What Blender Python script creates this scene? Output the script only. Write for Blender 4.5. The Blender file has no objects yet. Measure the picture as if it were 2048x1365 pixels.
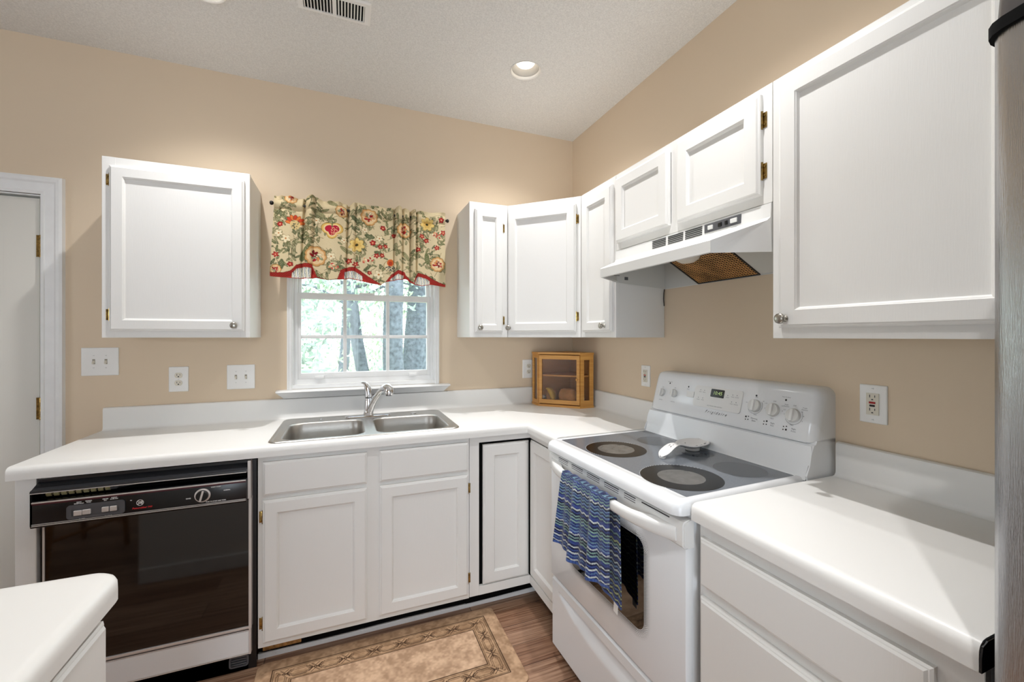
import bpy, bmesh, math, random
import numpy as np
from mathutils import Vector, Matrix
D = bpy.data
SC = bpy.context.scene
COL = SC.collection
rad = math.radians
PI = math.pi

# ------------------------------------------------------------------ camera
# room corner (back wall / right wall) is the world origin; back wall y=0, right wall x=0, floor z=0
cam_data = D.cameras.new('camera')
cam_data.sensor_width = 36.0
cam_data.lens = 834.19 / 2048 * 36
cam_data.shift_y = -(682.5 - 673.06) / 2048
cam_data.clip_start = 0.01
cam = D.objects.new('camera', cam_data)
COL.objects.link(cam)
cam.location = (-1.5141, -2.6251, 1.4012)
cam.rotation_euler = (rad(90), 0, -0.3791)
SC.camera = cam

# ------------------------------------------------------------------ world, exposure
CAN_W = 76.0       # watts of each recessed lamp
SKY = 4.8
world = D.worlds.new('sky')
SC.world = world
world.use_nodes = True
wn = world.node_tree
wn.nodes['Background'].inputs[0].default_value = (0.82, 0.91, 1.0, 1)
wn.nodes['Background'].inputs[1].default_value = SKY
vs = SC.view_settings
vs.view_transform = 'Standard'
vs.look = 'None'
vs.exposure = 0.17
vs.gamma = 1.0
vs.use_curve_mapping = False
SC.cycles.max_bounces = 8
SC.cycles.diffuse_bounces = 5
SC.cycles.glossy_bounces = 4
SC.cycles.transparent_max_bounces = 12
SC.cycles.sample_clamp_indirect = 6.0
SC.cycles.caustics_reflective = False
SC.cycles.caustics_refractive = False

def area(name, loc, rot, sx, sy, power, color):
    l = D.lights.new(name, 'AREA')
    l.shape = 'RECTANGLE'
    l.size, l.size_y = sx, sy
    l.energy = power
    l.color = color
    o = D.objects.new(name, l)
    COL.objects.link(o)
    o.location = loc
    o.rotation_euler = rot
    return o
# added fill: unseen area lamps in the wall openings behind camera and left
area('added_rear_fill', (-2.1, -5.33, 1.05), (rad(90), 0, 0), 1.5, 1.9, 16, (0.78, 0.89, 1.0))
area('added_left_fill', (-5.92, -2.6, 1.5), (rad(90), 0, rad(-90)), 1.1, 1.1, 9, (0.78, 0.89, 1.0))

# ------------------------------------------------------------------ materials
def lin(h):
    if isinstance(h, str):
        h = h.lstrip('#')
        c = [int(h[i:i + 2], 16) / 255 for i in (0, 2, 4)]
    else:
        c = h
    return tuple((v / 12.92 if v <= 0.04045 else ((v + 0.055) / 1.055) ** 2.4) for v in c)

def new_mat(name):
    m = D.materials.new(name)
    m.use_nodes = True
    nt = m.node_tree
    return m, nt, nt.nodes['Principled BSDF']

def sock(nt, v):
    return v

def mat(name, color, rough=0.5, metal=0.0, spec=0.5, coat=0.0, emit=0.0, vary=0.0, vscale=8.0, bump=0.0, bscale=200.0, bstretch=(1, 1, 1), aniso=0.0):
    m, nt, b = new_mat(name)
    c = lin(color)
    b.inputs['Base Color'].default_value = (*c, 1)
    b.inputs['Roughness'].default_value = rough
    b.inputs['Metallic'].default_value = metal
    b.inputs['Specular IOR Level'].default_value = spec
    b.inputs['Coat Weight'].default_value = coat
    b.inputs['Coat Roughness'].default_value = 0.05
    if emit:
        b.inputs['Emission Color'].default_value = (*c, 1)
        b.inputs['Emission Strength'].default_value = emit
    tc = nt.nodes.new('ShaderNodeTexCoord')
    if vary:
        n = nt.nodes.new('ShaderNodeTexNoise')
        n.inputs['Scale'].default_value = vscale
        n.inputs['Detail'].default_value = 5
        nt.links.new(tc.outputs['Object'], n.inputs['Vector'])
        r = nt.nodes.new('ShaderNodeValToRGB')
        r.color_ramp.elements[0].position = 0.3
        r.color_ramp.elements[1].position = 0.7
        r.color_ramp.elements[0].color = (*[v * (1 - vary) for v in c], 1)
        r.color_ramp.elements[1].color = (*[min(1, v * (1 + vary)) for v in c], 1)
        nt.links.new(n.outputs['Fac'], r.inputs['Fac'])
        nt.links.new(r.outputs['Color'], b.inputs['Base Color'])
    if bump:
        n = nt.nodes.new('ShaderNodeTexNoise')
        n.inputs['Scale'].default_value = bscale
        n.inputs['Detail'].default_value = 3
        mp = nt.nodes.new('ShaderNodeMapping')
        mp.inputs['Scale'].default_value = bstretch
        nt.links.new(tc.outputs['Object'], mp.inputs['Vector'])
        nt.links.new(mp.outputs['Vector'], n.inputs['Vector'])
        bm_ = nt.nodes.new('ShaderNodeBump')
        bm_.inputs['Strength'].default_value = bump
        bm_.inputs['Distance'].default_value = 0.002
        nt.links.new(n.outputs['Fac'], bm_.inputs['Height'])
        nt.links.new(bm_.outputs['Normal'], b.inputs['Normal'])
    return m

def attr_mat(name, rough=0.9, spec=0.2, bump=0.0, bscale=900.0, sheen=0.0):
    m, nt, b = new_mat(name)
    a = nt.nodes.new('ShaderNodeVertexColor')
    a.layer_name = 'Col'
    nt.links.new(a.outputs['Color'], b.inputs['Base Color'])
    b.inputs['Roughness'].default_value = rough
    b.inputs['Specular IOR Level'].default_value = spec
    b.inputs['Sheen Weight'].default_value = sheen
    if bump:
        tc = nt.nodes.new('ShaderNodeTexCoord')
        n = nt.nodes.new('ShaderNodeTexNoise')
        n.inputs['Scale'].default_value = bscale
        nt.links.new(tc.outputs['Object'], n.inputs['Vector'])
        bm_ = nt.nodes.new('ShaderNodeBump')
        bm_.inputs['Strength'].default_value = bump
        bm_.inputs['Distance'].default_value = 0.002
        nt.links.new(n.outputs['Fac'], bm_.inputs['Height'])
        nt.links.new(bm_.outputs['Normal'], b.inputs['Normal'])
    return m

def glass_mat(name, tint=(1, 1, 1), rough=0.0, alpha=0.0, gloss=1.0):
    """thin pane: clear, with a Fresnel reflection"""
    m = D.materials.new(name)
    m.use_nodes = True
    nt = m.node_tree
    nt.nodes.clear()
    out = nt.nodes.new('ShaderNodeOutputMaterial')
    tr = nt.nodes.new('ShaderNodeBsdfTransparent')
    tr.inputs[0].default_value = (*tint, 1)
    gl = nt.nodes.new('ShaderNodeBsdfGlossy')
    gl.inputs['Roughness'].default_value = rough
    lw = nt.nodes.new('ShaderNodeFresnel')
    lw.inputs['IOR'].default_value = 1.45
    mx = nt.nodes.new('ShaderNodeMixShader')
    mm = nt.nodes.new('ShaderNodeMath')
    mm.operation = 'MULTIPLY_ADD'
    mm.inputs[1].default_value = gloss
    mm.inputs[2].default_value = alpha
    nt.links.new(lw.outputs[0], mm.inputs[0])
    nt.links.new(mm.outputs[0], mx.inputs[0])
    nt.links.new(tr.outputs[0], mx.inputs[1])
    nt.links.new(gl.outputs[0], mx.inputs[2])
    nt.links.new(mx.outputs[0], out.inputs[0])
    return m

def brushed_mat(name, color, rough, stretch):
    m = mat(name, color, rough, 1.0, bump=0.25, bscale=30, bstretch=stretch)
    return m

def wood_floor_mat():
    m, nt, b = new_mat('wood_plank_floor')
    tc = nt.nodes.new('ShaderNodeTexCoord')
    br = nt.nodes.new('ShaderNodeTexBrick')
    br.offset = 0.37
    br.inputs['Scale'].default_value = 1.0
    br.inputs['Brick Width'].default_value = 0.92
    br.inputs['Row Height'].default_value = 0.125
    br.inputs['Mortar Size'].default_value = 0.0012
    br.inputs['Color1'].default_value = (*lin('957159'), 1)
    br.inputs['Color2'].default_value = (*lin('bb9a80'), 1)
    br.inputs['Mortar'].default_value = (*lin('3a2416'), 1)
    nt.links.new(tc.outputs['Object'], br.inputs['Vector'])
    mp = nt.nodes.new('ShaderNodeMapping')
    mp.inputs['Scale'].default_value = (3.0, 95, 1)
    nt.links.new(tc.outputs['Object'], mp.inputs['Vector'])
    n = nt.nodes.new('ShaderNodeTexNoise')
    n.inputs['Scale'].default_value = 1.0
    n.inputs['Detail'].default_value = 6
    n.inputs['Distortion'].default_value = 0.6
    nt.links.new(mp.outputs['Vector'], n.inputs['Vector'])
    r = nt.nodes.new('ShaderNodeValToRGB')
    r.color_ramp.elements[0].position = 0.32
    r.color_ramp.elements[0].color = (*lin('9c8070'), 1)
    r.color_ramp.elements[1].position = 0.66
    r.color_ramp.elements[1].color = (1, 1, 1, 1)
    nt.links.new(n.outputs['Fac'], r.inputs['Fac'])
    mx = nt.nodes.new('ShaderNodeMixRGB')
    mx.blend_type = 'MULTIPLY'
    mx.inputs[0].default_value = 0.9
    nt.links.new(br.outputs['Color'], mx.inputs[1])
    nt.links.new(r.outputs['Color'], mx.inputs[2])
    nt.links.new(mx.outputs[0], b.inputs['Base Color'])
    b.inputs['Roughness'].default_value = 0.38
    b.inputs['Specular IOR Level'].default_value = 0.4
    return m

def bamboo_mat(name, c1, c2, stretch=(3, 3, 40)):
    m, nt, b = new_mat(name)
    tc = nt.nodes.new('ShaderNodeTexCoord')
    mp = nt.nodes.new('ShaderNodeMapping')
    mp.inputs['Scale'].default_value = stretch
    nt.links.new(tc.outputs['Object'], mp.inputs['Vector'])
    n = nt.nodes.new('ShaderNodeTexNoise')
    n.inputs['Scale'].default_value = 2.0
    n.inputs['Detail'].default_value = 4
    nt.links.new(mp.outputs['Vector'], n.inputs['Vector'])
    r = nt.nodes.new('ShaderNodeValToRGB')
    r.color_ramp.elements[0].position = 0.3
    r.color_ramp.elements[1].position = 0.7
    r.color_ramp.elements[0].color = (*lin(c1), 1)
    r.color_ramp.elements[1].color = (*lin(c2), 1)
    nt.links.new(n.outputs['Fac'], r.inputs['Fac'])
    nt.links.new(r.outputs['Color'], b.inputs['Base Color'])
    b.inputs['Roughness'].default_value = 0.42
    return m

M = {}
M['wall'] = mat('tan_wall_paint', 'dac7ae', 0.75, spec=0.25, bump=0.08, bscale=160)
M['ceiling'] = mat('ceiling_paint', 'e0dfdc', 0.9, spec=0.1, bump=1.0, bscale=130, vary=0.10, vscale=170)
M['white'] = mat('white_cabinet_paint', 'e6e5e2', 0.42, spec=0.4, bump=0.10, bscale=45, bstretch=(9, 9, 0.6))
M['trim'] = mat('white_trim_paint', 'e6e6e5', 0.4, spec=0.4, vary=0.03, vscale=14)
M['doorpaint'] = mat('door_paint', 'd9d6ce', 0.5, spec=0.35)
M['laminate'] = mat('white_laminate', 'e9e8e5', 0.36, spec=0.4)
M['enamel'] = mat('white_enamel', 'e6e8ea', 0.16, spec=0.5)
M['enamel_matte'] = mat('white_plastic', 'e4e4e2', 0.34, spec=0.45)
M['knob_plastic'] = mat('grey_white_plastic', 'd8d8d5', 0.35)
M['plate'] = mat('white_plate_plastic', 'ecebe8', 0.35)
M['device'] = mat('almond_plastic', 'd9d3c4', 0.4)
M['black'] = mat('black_plastic', '0b0b0d', 0.35)
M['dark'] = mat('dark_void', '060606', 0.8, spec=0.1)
M['blackglass'] = mat('black_glass', '050506', 0.05, spec=0.9, coat=0.15)
M['panelblack'] = mat('black_panel', '101114', 0.22, spec=0.5)
M['steel'] = brushed_mat('brushed_stainless', 'c9c7c3', 0.27, (2, 40, 40))
M['steelv'] = brushed_mat('brushed_stainless_door', 'b4b4b6', 0.26, (30, 30, 1.5))
M['steelbowl'] = brushed_mat('satin_stainless', 'bdbab5', 0.33, (20, 20, 2))
M['chrome'] = mat('chrome', 'dfe0e2', 0.06, 1.0)
M['trimsteel'] = mat('polished_trim_metal', 'dcd7d5', 0.25, 0.35)
M['brass'] = mat('antique_brass', 'a98f58', 0.24, 1.0, vary=0.5, vscale=90)
M['nickel'] = mat('satin_nickel', 'a9a59c', 0.3, 1.0)
M['iron'] = mat('black_iron', '17130f', 0.45)
M['floor'] = wood_floor_mat()
M['bamboo'] = bamboo_mat('bamboo', 'c68a42', 'dba456')
M['bamboo_in'] = bamboo_mat('bamboo_inside', 'a8743a', 'be8a4a', (3, 3, 60))
M['ceramic_glass'] = mat('speckled_ceramic_glass', '6b7077', 0.12, spec=0.5, vary=0.14, vscale=420)
M['burner'] = mat('burner_black', '0c0c0f', 0.22, spec=0.3, vary=0.5, vscale=400)
M['burner_in'] = mat('burner_centre', '5e5c59', 0.22, vary=0.22, vscale=26)
M['burner_rear'] = mat('burner_rear_grey', '50555c', 0.12)
M['grey'] = mat('grey_plastic', '55565a', 0.35)
M['ink'] = mat('black_ink', '222226', 0.5)
M['inkgrey'] = mat('grey_ink', '7d7f84', 0.5)
M['inkwhite'] = mat('white_ink', 'e4e4e4', 0.5)
M['inkred'] = mat('red_ink', 'd02a30', 0.5)
M['red'] = mat('red_button', 'a3140f', 0.4)
M['led'] = mat('green_digits', 'b9d08a', 0.4, emit=0.25)
M['display'] = mat('display_glass', '12160d', 0.15)
M['bulb'] = mat('lit_bulb', 'fff4e4', 0.4, emit=3.0)
M['canring'] = mat('can_white', 'e8e5df', 0.35)
M['can_in'] = mat('can_inside', '9a9894', 0.5)
M['foil'] = mat('clear_pane_edge', 'cfd6d4', 0.2)
M['pane'] = glass_mat('window_glass', (0.97, 0.99, 0.98), gloss=0.5)
M['acrylic'] = glass_mat('cloudy_acrylic', (0.94, 0.90, 0.86), rough=0.30, alpha=0.01, gloss=0.6)
M['filter'] = mat('greasy_aluminium_mesh', 'b98d58', 0.4, 0.6, vary=0.45, vscale=14)
M['filter_back'] = mat('greasy_filter_core', '3c2615', 0.8, vary=0.5, vscale=14)
M['lens'] = mat('frosted_lens', 'e9e4d8', 0.35)
M['hoodin'] = mat('hood_inside', 'cfcfcb', 0.4)
M['osb'] = mat('particle_board', 'a97a45', 0.9, vary=0.5, vscale=70)
M['bread'] = mat('bread_crust', 'c98f4a', 0.7, vary=0.35, vscale=18)
M['bread_pale'] = mat('pale_bun', 'e0b276', 0.7, vary=0.25, vscale=22)
M['bananas'] = mat('yellow_peel', 'd9b23c', 0.5, vary=0.25, vscale=25)
M['bagfilm'] = mat('pale_film', 'd9d6d3', 0.25, vary=0.2, vscale=60)
M['bark'] = mat('tree_bark', '626870', 0.95, vary=0.4, vscale=16, bump=1.0, bscale=24, bstretch=(3, 3, 0.5))
M['leaf'] = mat('leaves', 'b9c7ae', 0.7, vary=0.3, vscale=3)
M['leafd'] = mat('leaves_dark', '9dafa0', 0.7, vary=0.3, vscale=3)
M['lawn'] = mat('lawn', 'a9b389', 0.95, vary=0.35, vscale=2)
M['siding'] = mat('white_siding', 'e6e6e2', 0.8)
M['bluegrey'] = mat('grey_panel', '9aa2ab', 0.7)
M['chairwood'] = bamboo_mat('oak_chair', '8a5a30', 'b07a44')
M['ceramic'] = mat('white_ceramic', 'eae8e6', 0.12, coat=0.3)
M['navy'] = mat('dark_glaze', '3a3440', 0.2)
M['cloth'] = attr_mat('printed_cotton', 0.9, 0.15, bump=0.25, bscale=1500)
M['terry'] = attr_mat('woven_terry', 0.95, 0.1, bump=0.8, bscale=900, sheen=0.3)
M['rug'] = attr_mat('printed_mat', 0.75, 0.25)
M['woodscrap'] = mat('raw_pine', 'c79a5c', 0.8, vary=0.2, vscale=30)

# ------------------------------------------------------------------ mesh builder
class MB:
    def __init__(self):
        self.bm = bmesh.new()
        self.mi = 0
        self.mats = []
    def use(self, m):
        if m not in self.mats:
            self.mats.append(m)
        self.mi = self.mats.index(m)
        return self
    def _done(self, faces):
        for f in faces:
            f.material_index = self.mi
    def v(self, p):
        return self.bm.verts.new(p)
    def box(self, x0, x1, y0, y1, z0, z1, bev=0.0, seg=2):
        x0, x1 = min(x0, x1), max(x0, x1)
        y0, y1 = min(y0, y1), max(y0, y1)
        z0, z1 = min(z0, z1), max(z0, z1)
        vs_ = [self.v(p) for p in ((x0, y0, z0), (x1, y0, z0), (x1, y1, z0), (x0, y1, z0), (x0, y0, z1), (x1, y0, z1), (x1, y1, z1), (x0, y1, z1))]
        fs = [self.bm.faces.new([vs_[i] for i in q]) for q in ((3, 2, 1, 0), (4, 5, 6, 7), (0, 1, 5, 4), (1, 2, 6, 5), (2, 3, 7, 6), (3, 0, 4, 7))]
        self._done(fs)
        if bev > 0:
            bev = min(bev, 0.49 * min(x1 - x0, y1 - y0, z1 - z0))
            es = list({e for f in fs for e in f.edges})
            r = bmesh.ops.bevel(self.bm, geom=es, offset=bev, segments=seg, affect='EDGES', profile=0.5)
            self._done(r['faces'])
        return self
    def face(self, pts):
        f = self.bm.faces.new([self.v(p) for p in pts])
        f.material_index = self.mi
        return f
    def loops(self, rings, close=True, cap0=False, cap1=False):
        """skin a list of equal-length point rings"""
        vr = [[self.v(p) for p in r] for r in rings]
        n = len(vr[0])
        for a, b in zip(vr, vr[1:]):
            for i in range(n if close else n - 1):
                j = (i + 1) % n
                try:
                    f = self.bm.faces.new((a[i], a[j], b[j], b[i]))
                    f.material_index = self.mi
                except ValueError:
                    pass
        for c, r in ((cap0, vr[0][::-1]), (cap1, vr[-1])):
            if c:
                f = self.bm.faces.new(r)
                f.material_index = self.mi
        return self
    def cyl(self, p0, p1, r0, r1=None, seg=20, cap=True):
        r1 = r0 if r1 is None else r1
        return self.tube([p0, p1], [r0, r1], seg, cap)
    def tube(self, pts, r, seg=12, cap=True, squash=1.0):
        pts = [Vector(p) for p in pts]
        rs = r if isinstance(r, (list, tuple)) else [r] * len(pts)
        t0 = (pts[1] - pts[0]).normalized()
        up = Vector((0, 0, 1)) if abs(t0.z) < 0.9 else Vector((1, 0, 0))
        a = t0.cross(up).normalized()
        rings = []
        for i, p in enumerate(pts):
            t = (pts[min(i + 1, len(pts) - 1)] - pts[max(i - 1, 0)]).normalized()
            a = (a - t * a.dot(t)).normalized()
            b = t.cross(a)
            rings.append([p + (a * math.cos(2 * PI * k / seg) + b * squash * math.sin(2 * PI * k / seg)) * rs[i] for k in range(seg)])
        return self.loops(rings, True, cap, cap)
    def lathe(self, prof, o=(0, 0, 0), axis='z', seg=24, sx=1.0, sy=1.0, caps=True):
        """prof: (radius, height) pairs turned round an axis through o"""
        o = Vector(o)
        rings = []
        for r, h in prof:
            ring = []
            for k in range(seg):
                a = 2 * PI * k / seg
                c, s = r * math.cos(a) * sx, r * math.sin(a) * sy
                if axis == 'z':
                    q = Vector((c, s, h))
                elif axis == '-y':
                    q = Vector((c, -h, s))
                elif axis == 'y':
                    q = Vector((s, h, c))
                else:
                    q = Vector((h, c, s))
                ring.append(o + q)
            rings.append(ring)
        return self.loops(rings, True, caps and prof[0][0] > 1e-5, caps and prof[-1][0] > 1e-5)
    def prism(self, poly, f0, f1):
        """poly of 2-D points; f0/f1 map a 2-D point to 3-D at each end"""
        return self.loops([[f0(p) for p in poly], [f1(p) for p in poly]], True, True, True)
    def fill(self, outer, holes, z, flip=False, f=None):
        """flat region with holes"""
        f = f or (lambda p: (p[0], p[1], z))
        es = []
        for lp in [outer] + holes:
            vv = [self.v(f(p)) for p in lp]
            for i in range(len(vv)):
                es.append(self.bm.edges.new((vv[i], vv[(i + 1) % len(vv)])))
        r = bmesh.ops.triangle_fill(self.bm, edges=es, use_beauty=True)
        fs = [g for g in r['geom'] if isinstance(g, bmesh.types.BMFace)]
        self._done(fs)
        return self
    def mesh(self, me, mtx):
        n0 = len(self.bm.verts)
        f0 = len(self.bm.faces)
        self.bm.from_mesh(me)
        self.bm.verts.ensure_lookup_table()
        self.bm.faces.ensure_lookup_table()
        for v_ in self.bm.verts[n0:]:
            v_.co = mtx @ v_.co
        self._done(self.bm.faces[f0:])
        return self
    def text(self, s, size, o, right=(1, 0, 0), up=(0, 0, 1), align='CENTER', shear=0.0, bold=0.0):
        c = D.curves.new('lettering', 'FONT')
        c.body = s
        c.size = size
        c.align_x = align
        c.align_y = 'CENTER'
        c.shear = shear
        c.offset = bold
        c.resolution_u = 3
        c.fill_mode = 'FRONT'
        t = D.objects.new('lettering', c)
        COL.objects.link(t)
        dg = bpy.context.evaluated_depsgraph_get()
        dg.update()
        me = D.meshes.new_from_object(t.evaluated_get(dg))
        r, u = Vector(right).normalized(), Vector(up).normalized()
        n = r.cross(u)
        mtx = Matrix.Translation(Vector(o)) @ Matrix((r, u, n)).transposed().to_4x4()
        self.mesh(me, mtx)
        D.objects.remove(t)
        D.curves.remove(c)
        D.meshes.remove(me)
        return self
    def build(self, name, m=None, parent=None, smooth=30, loc=None, recalc=True):
        bm = self.bm
        bmesh.ops.remove_doubles(bm, verts=bm.verts, dist=1e-6)
        if recalc:
            bmesh.ops.recalc_face_normals(bm, faces=bm.faces)
        me = D.meshes.new(name)
        bm.to_mesh(me)
        bm.free()
        for mm in (self.mats or [m]):
            me.materials.append(mm)
        if smooth:
            me.polygons.foreach_set('use_smooth', [True] * len(me.polygons))
            me.set_sharp_from_angle(angle=rad(smooth))
        o = D.objects.new(name, me)
        COL.objects.link(o)
        if parent is not None:
            o.parent = parent
        if loc is not None:
            o.location = loc
        return o

def tag(o, label=None, cat=None, group=None, kind=None):
    if label:
        o['label'] = label
    if cat:
        o['category'] = cat
    if group:
        o['group'] = group
    if kind:
        o['kind'] = kind
    return o

def thing(name, label, cat, loc=(0, 0, 0), rz=0.0, group=None):
    o = D.objects.new(name, None)
    o.empty_display_size = 0.05
    COL.objects.link(o)
    o.location = loc
    o.rotation_euler = (0, 0, rz)
    return tag(o, label, cat, group)

def struct(name, mb, m=None, parent=None, **k):
    o = mb.build(name, m, parent, **k)
    if parent is None:
        o['kind'] = 'structure'
    return o

def rrect(x0, x1, y0, y1, r, n=5):
    pts = []
    for cx, cy, a0 in ((x1 - r, y0 + r, -90), (x1 - r, y1 - r, 0), (x0 + r, y1 - r, 90), (x0 + r, y0 + r, 180)):
        for k in range(n + 1):
            a = rad(a0 + 90 * k / n)
            pts.append((cx + r * math.cos(a), cy + r * math.sin(a)))
    return pts

def grid_obj(name, P, m, parent=None, colors=None, smooth=True, thick=0.0):
    """P: (rows, cols, 3) points; colors: (rows, cols, 3) linear"""
    R_, C_ = P.shape[:2]
    idx = np.arange(R_ * C_).reshape(R_, C_)
    q = np.stack([idx[:-1, :-1], idx[:-1, 1:], idx[1:, 1:], idx[1:, :-1]], -1).reshape(-1, 4)
    me = D.meshes.new(name)
    me.from_pydata(P.reshape(-1, 3).tolist(), [], q.tolist())
    if colors is not None:
        a = me.color_attributes.new('Col', 'FLOAT_COLOR', 'POINT')
        c4 = np.ones((R_ * C_, 4), dtype=np.float32)
        c4[:, :3] = colors.reshape(-1, 3)
        a.data.foreach_set('color', c4.ravel())
    me.materials.append(m)
    if smooth:
        me.polygons.foreach_set('use_smooth', [True] * len(me.polygons))
    o = D.objects.new(name, me)
    COL.objects.link(o)
    if parent is not None:
        o.parent = parent
    if thick:
        s = o.modifiers.new('thickness', 'SOLIDIFY')
        s.thickness = thick
        s.offset = 0
    return o

RIGHT = rad(-90)    # frames on the right wall: local x = viewer's right (-y), local y = into the wall (+x)

# ------------------------------------------------------------------ the room
CEIL = 2.802
CANS = [(-0.635, -0.611), (-2.046, -0.613), (-0.635, -1.640), (-1.340, -2.780)]  # last one, above the aisle, is an added unseen lamp for fill
mb = MB()
mb.box(-6, 0.15, -5.4, 0.15, -0.1, 0.0)
struct('floor', mb, M['floor'])

mb = MB()      # ceiling with the round cut-outs of the recessed lamps
holes = []
for cx, cy in CANS:
    holes.append([(cx + 0.074 * math.cos(2 * PI * k / 40), cy + 0.074 * math.sin(2 * PI * k / 40)) for k in range(40)])
outer = [(-6, -5.4), (0.15, -5.4), (0.15, 0.15), (-6, 0.15)]
mb.fill(outer, holes, CEIL)
mb.fill(outer, holes, CEIL + 0.012)
for h in holes:
    mb.loops([[(x, y, CEIL) for x, y in h], [(x, y, CEIL + 0.012) for x, y in h]])
mb.loops([[(x, y, CEIL) for x, y in outer], [(x, y, CEIL + 0.012) for x, y in outer]])
struct('ceiling', mb, M['ceiling'], smooth=0)

WX0, WX1, WZ0, WZ1 = -1.80, -0.985, 1.115, 2.125   # window opening
DX1 = -2.836                                        # door opening right edge
mb = MB()
T = 0.14
mb.box(WX1, 0.14, 0, T, 0, CEIL)
mb.box(WX0, WX1, 0, T, 0, WZ0)
mb.box(WX0, WX1, 0, T, WZ1, CEIL)
mb.box(DX1, WX0, 0, T, 0, CEIL)
mb.box(-3.66, DX1, 0, T, 2.062, CEIL)
mb.box(-6, -3.66, 0, T, 0, CEIL)
struct('wall_back', mb, M['wall'], smooth=0)
mb = MB()
mb.box(0, 0.14, -5.4, 0, 0, CEIL)
struct('wall_right', mb, M['wall'], smooth=0)
mb = MB()       # far left wall of the dining side, with an opening added to let in sky light
mb.box(-6.1, -5.96, -5.4, -3.2, 0, CEIL)
mb.box(-6.1, -5.96, -2.0, 0, 0, CEIL)
mb.box(-6.1, -5.96, -3.2, -2.0, 0, 0.9)
mb.box(-6.1, -5.96, -3.2, -2.0, 2.1, CEIL)
struct('wall_left', mb, M['wall'], smooth=0)
mb = MB()       # wall behind the camera, with a made-up opening that lets in sky light
mb.box(-1.3, 0, -5.5, -5.36, 0, CEIL)
mb.box(-6, -2.9, -5.5, -5.36, 0, CEIL)
mb.box(-2.9, -1.3, -5.5, -5.36, 2.05, CEIL)
struct('wall_front', mb, M['wall'], smooth=0)

# door in the back wall, with casing and hinges
mb = MB()
dr = D.objects.new('door_1', None)
COL.objects.link(dr)
dr.location = (-3.24, 0, 0)
dr['kind'] = 'structure'
tag(dr, 'white interior door with brass hinges at the left of the back wall', 'door')
ox = 3.24
mb = MB()
rings = []
mb.box(-3.64 + ox, -2.848 + ox, 0.012, 0.047, 0.008, 2.048, 0.002)
# raised inner panels of the slab
for z0, z1 in ((0.25, 0.95), (1.10, 1.88)):
    for x0, x1 in ((-3.52, -3.29), (-3.20, -2.972)):
        mb.loops([[(x0 + ox - a, 0.0125 + dd, z0 - a), (x1 + ox + a, 0.0125 + dd, z0 - a), (x1 + ox + a, 0.0125 + dd, z1 + a), (x0 + ox - a, 0.0125 + dd, z1 + a)] for a, dd in ((0, -0.0006), (-0.01, 0.005), (-0.03, 0.003), (-0.04, -0.003))], True, False, True)
mb.build('door_slab', M['doorpaint'], dr)
mb = MB()
# casing: moulded profile swept round the opening (mitred)
prof = [(0.0, 0.0), (0.0, -0.010), (0.012, -0.014), (0.016, -0.011), (0.050, -0.016), (0.058, -0.022), (0.070, -0.024), (0.080, -0.020), (0.083, 0.0)]
xo0, xo1, zt = -3.655 + ox, -2.834 + ox, 2.064
path = [lambda p: (xo1 + p[0], p[1], 0.0), lambda p: (xo1 + p[0], p[1], zt + p[0]), lambda p: (xo0 - p[0], p[1], zt + p[0]), lambda p: (xo0 - p[0], p[1], 0.0)]
mb.loops([[f(p) for p in prof] for f in path], False)
mb.build('casing', M['trim'], dr, smooth=0)
mb = MB()
mb.box(xo1 - 0.006, xo1 + 0.004, 0.0, 0.13, 0, zt)
mb.box(xo0 - 0.004, xo0 + 0.006, 0.0, 0.13, 0, zt)
mb.box(xo0 + 0.006, xo1 - 0.006, 0.0, 0.13, zt - 0.008, zt + 0.004)
mb.build('jamb', M['trim'], dr, smooth=0)
mb = MB()
mb.box(xo0 + 0.01, xo1 - 0.01, 0.06, 0.065, 0.0, zt - 0.01)
mb.build('door_stop', M['trim'], dr, smooth=0)
for zc in (1.823, 1.062, 0.25):
    mb = MB()
    for k in range(5):
        mb.cyl((xo1 - 0.004, 0.004, zc - 0.052 + k * 0.021), (xo1 - 0.004, 0.004, zc - 0.052 + k * 0.021 + 0.0195), 0.0075, seg=12)
    mb.cyl((xo1 - 0.004, 0.004, zc - 0.060), (xo1 - 0.004, 0.004, zc + 0.058), 0.004, seg=8)
    mb.box(xo1 - 0.024, xo1 - 0.006, 0.008, 0.0125, zc - 0.05, zc + 0.052)
    mb.build('hinge', M['brass'], dr)

# window: casing, stool, apron, two sashes with muntins and panes
wd = D.objects.new('window_1', None)
COL.objects.link(wd)
wd['kind'] = 'structure'
tag(wd, 'white double-hung kitchen window above the sink', 'window')
mb = MB()
prof = [(0.0, 0.0), (0.0, -0.008), (0.006, -0.012), (0.014, -0.010), (0.020, -0.014), (0.026, -0.012), (0.027, 0.0)]
xa, xb, zb = WX0 + 0.008, WX1 - 0.008, WZ1 - 0.008
path = [lambda p: (xb + p[0], p[1], WZ0 - 0.012), lambda p: (xb + p[0], p[1], zb + p[0]), lambda p: (xa - p[0], p[1], zb + p[0]), lambda p: (xa - p[0], p[1], WZ0 - 0.012)]
mb.loops([[f(p) for p in prof] for f in path], False)
mb.build('casing', M['trim'], wd, smooth=0)
mb = MB()
mb.box(WX0, WX0 + 0.012, -0.002, 0.13, WZ0, WZ1)
mb.box(WX1 - 0.012, WX1, -0.002, 0.13, WZ0, WZ1)
mb.box(WX0 + 0.012, WX1 - 0.012, -0.002, 0.13, WZ1 - 0.012, WZ1)
mb.box(WX0 + 0.0005, WX1 - 0.0005, -0.004, 0.129, WZ0 - 0.01, WZ0 + 0.012)
mb.box(WX0 + 0.012, WX0 + 0.030, 0.03, 0.11, WZ0 + 0.012, WZ1 - 0.012)
mb.box(WX1 - 0.030, WX1 - 0.012, 0.03, 0.11, WZ0 + 0.012, WZ1 - 0.012)
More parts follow.
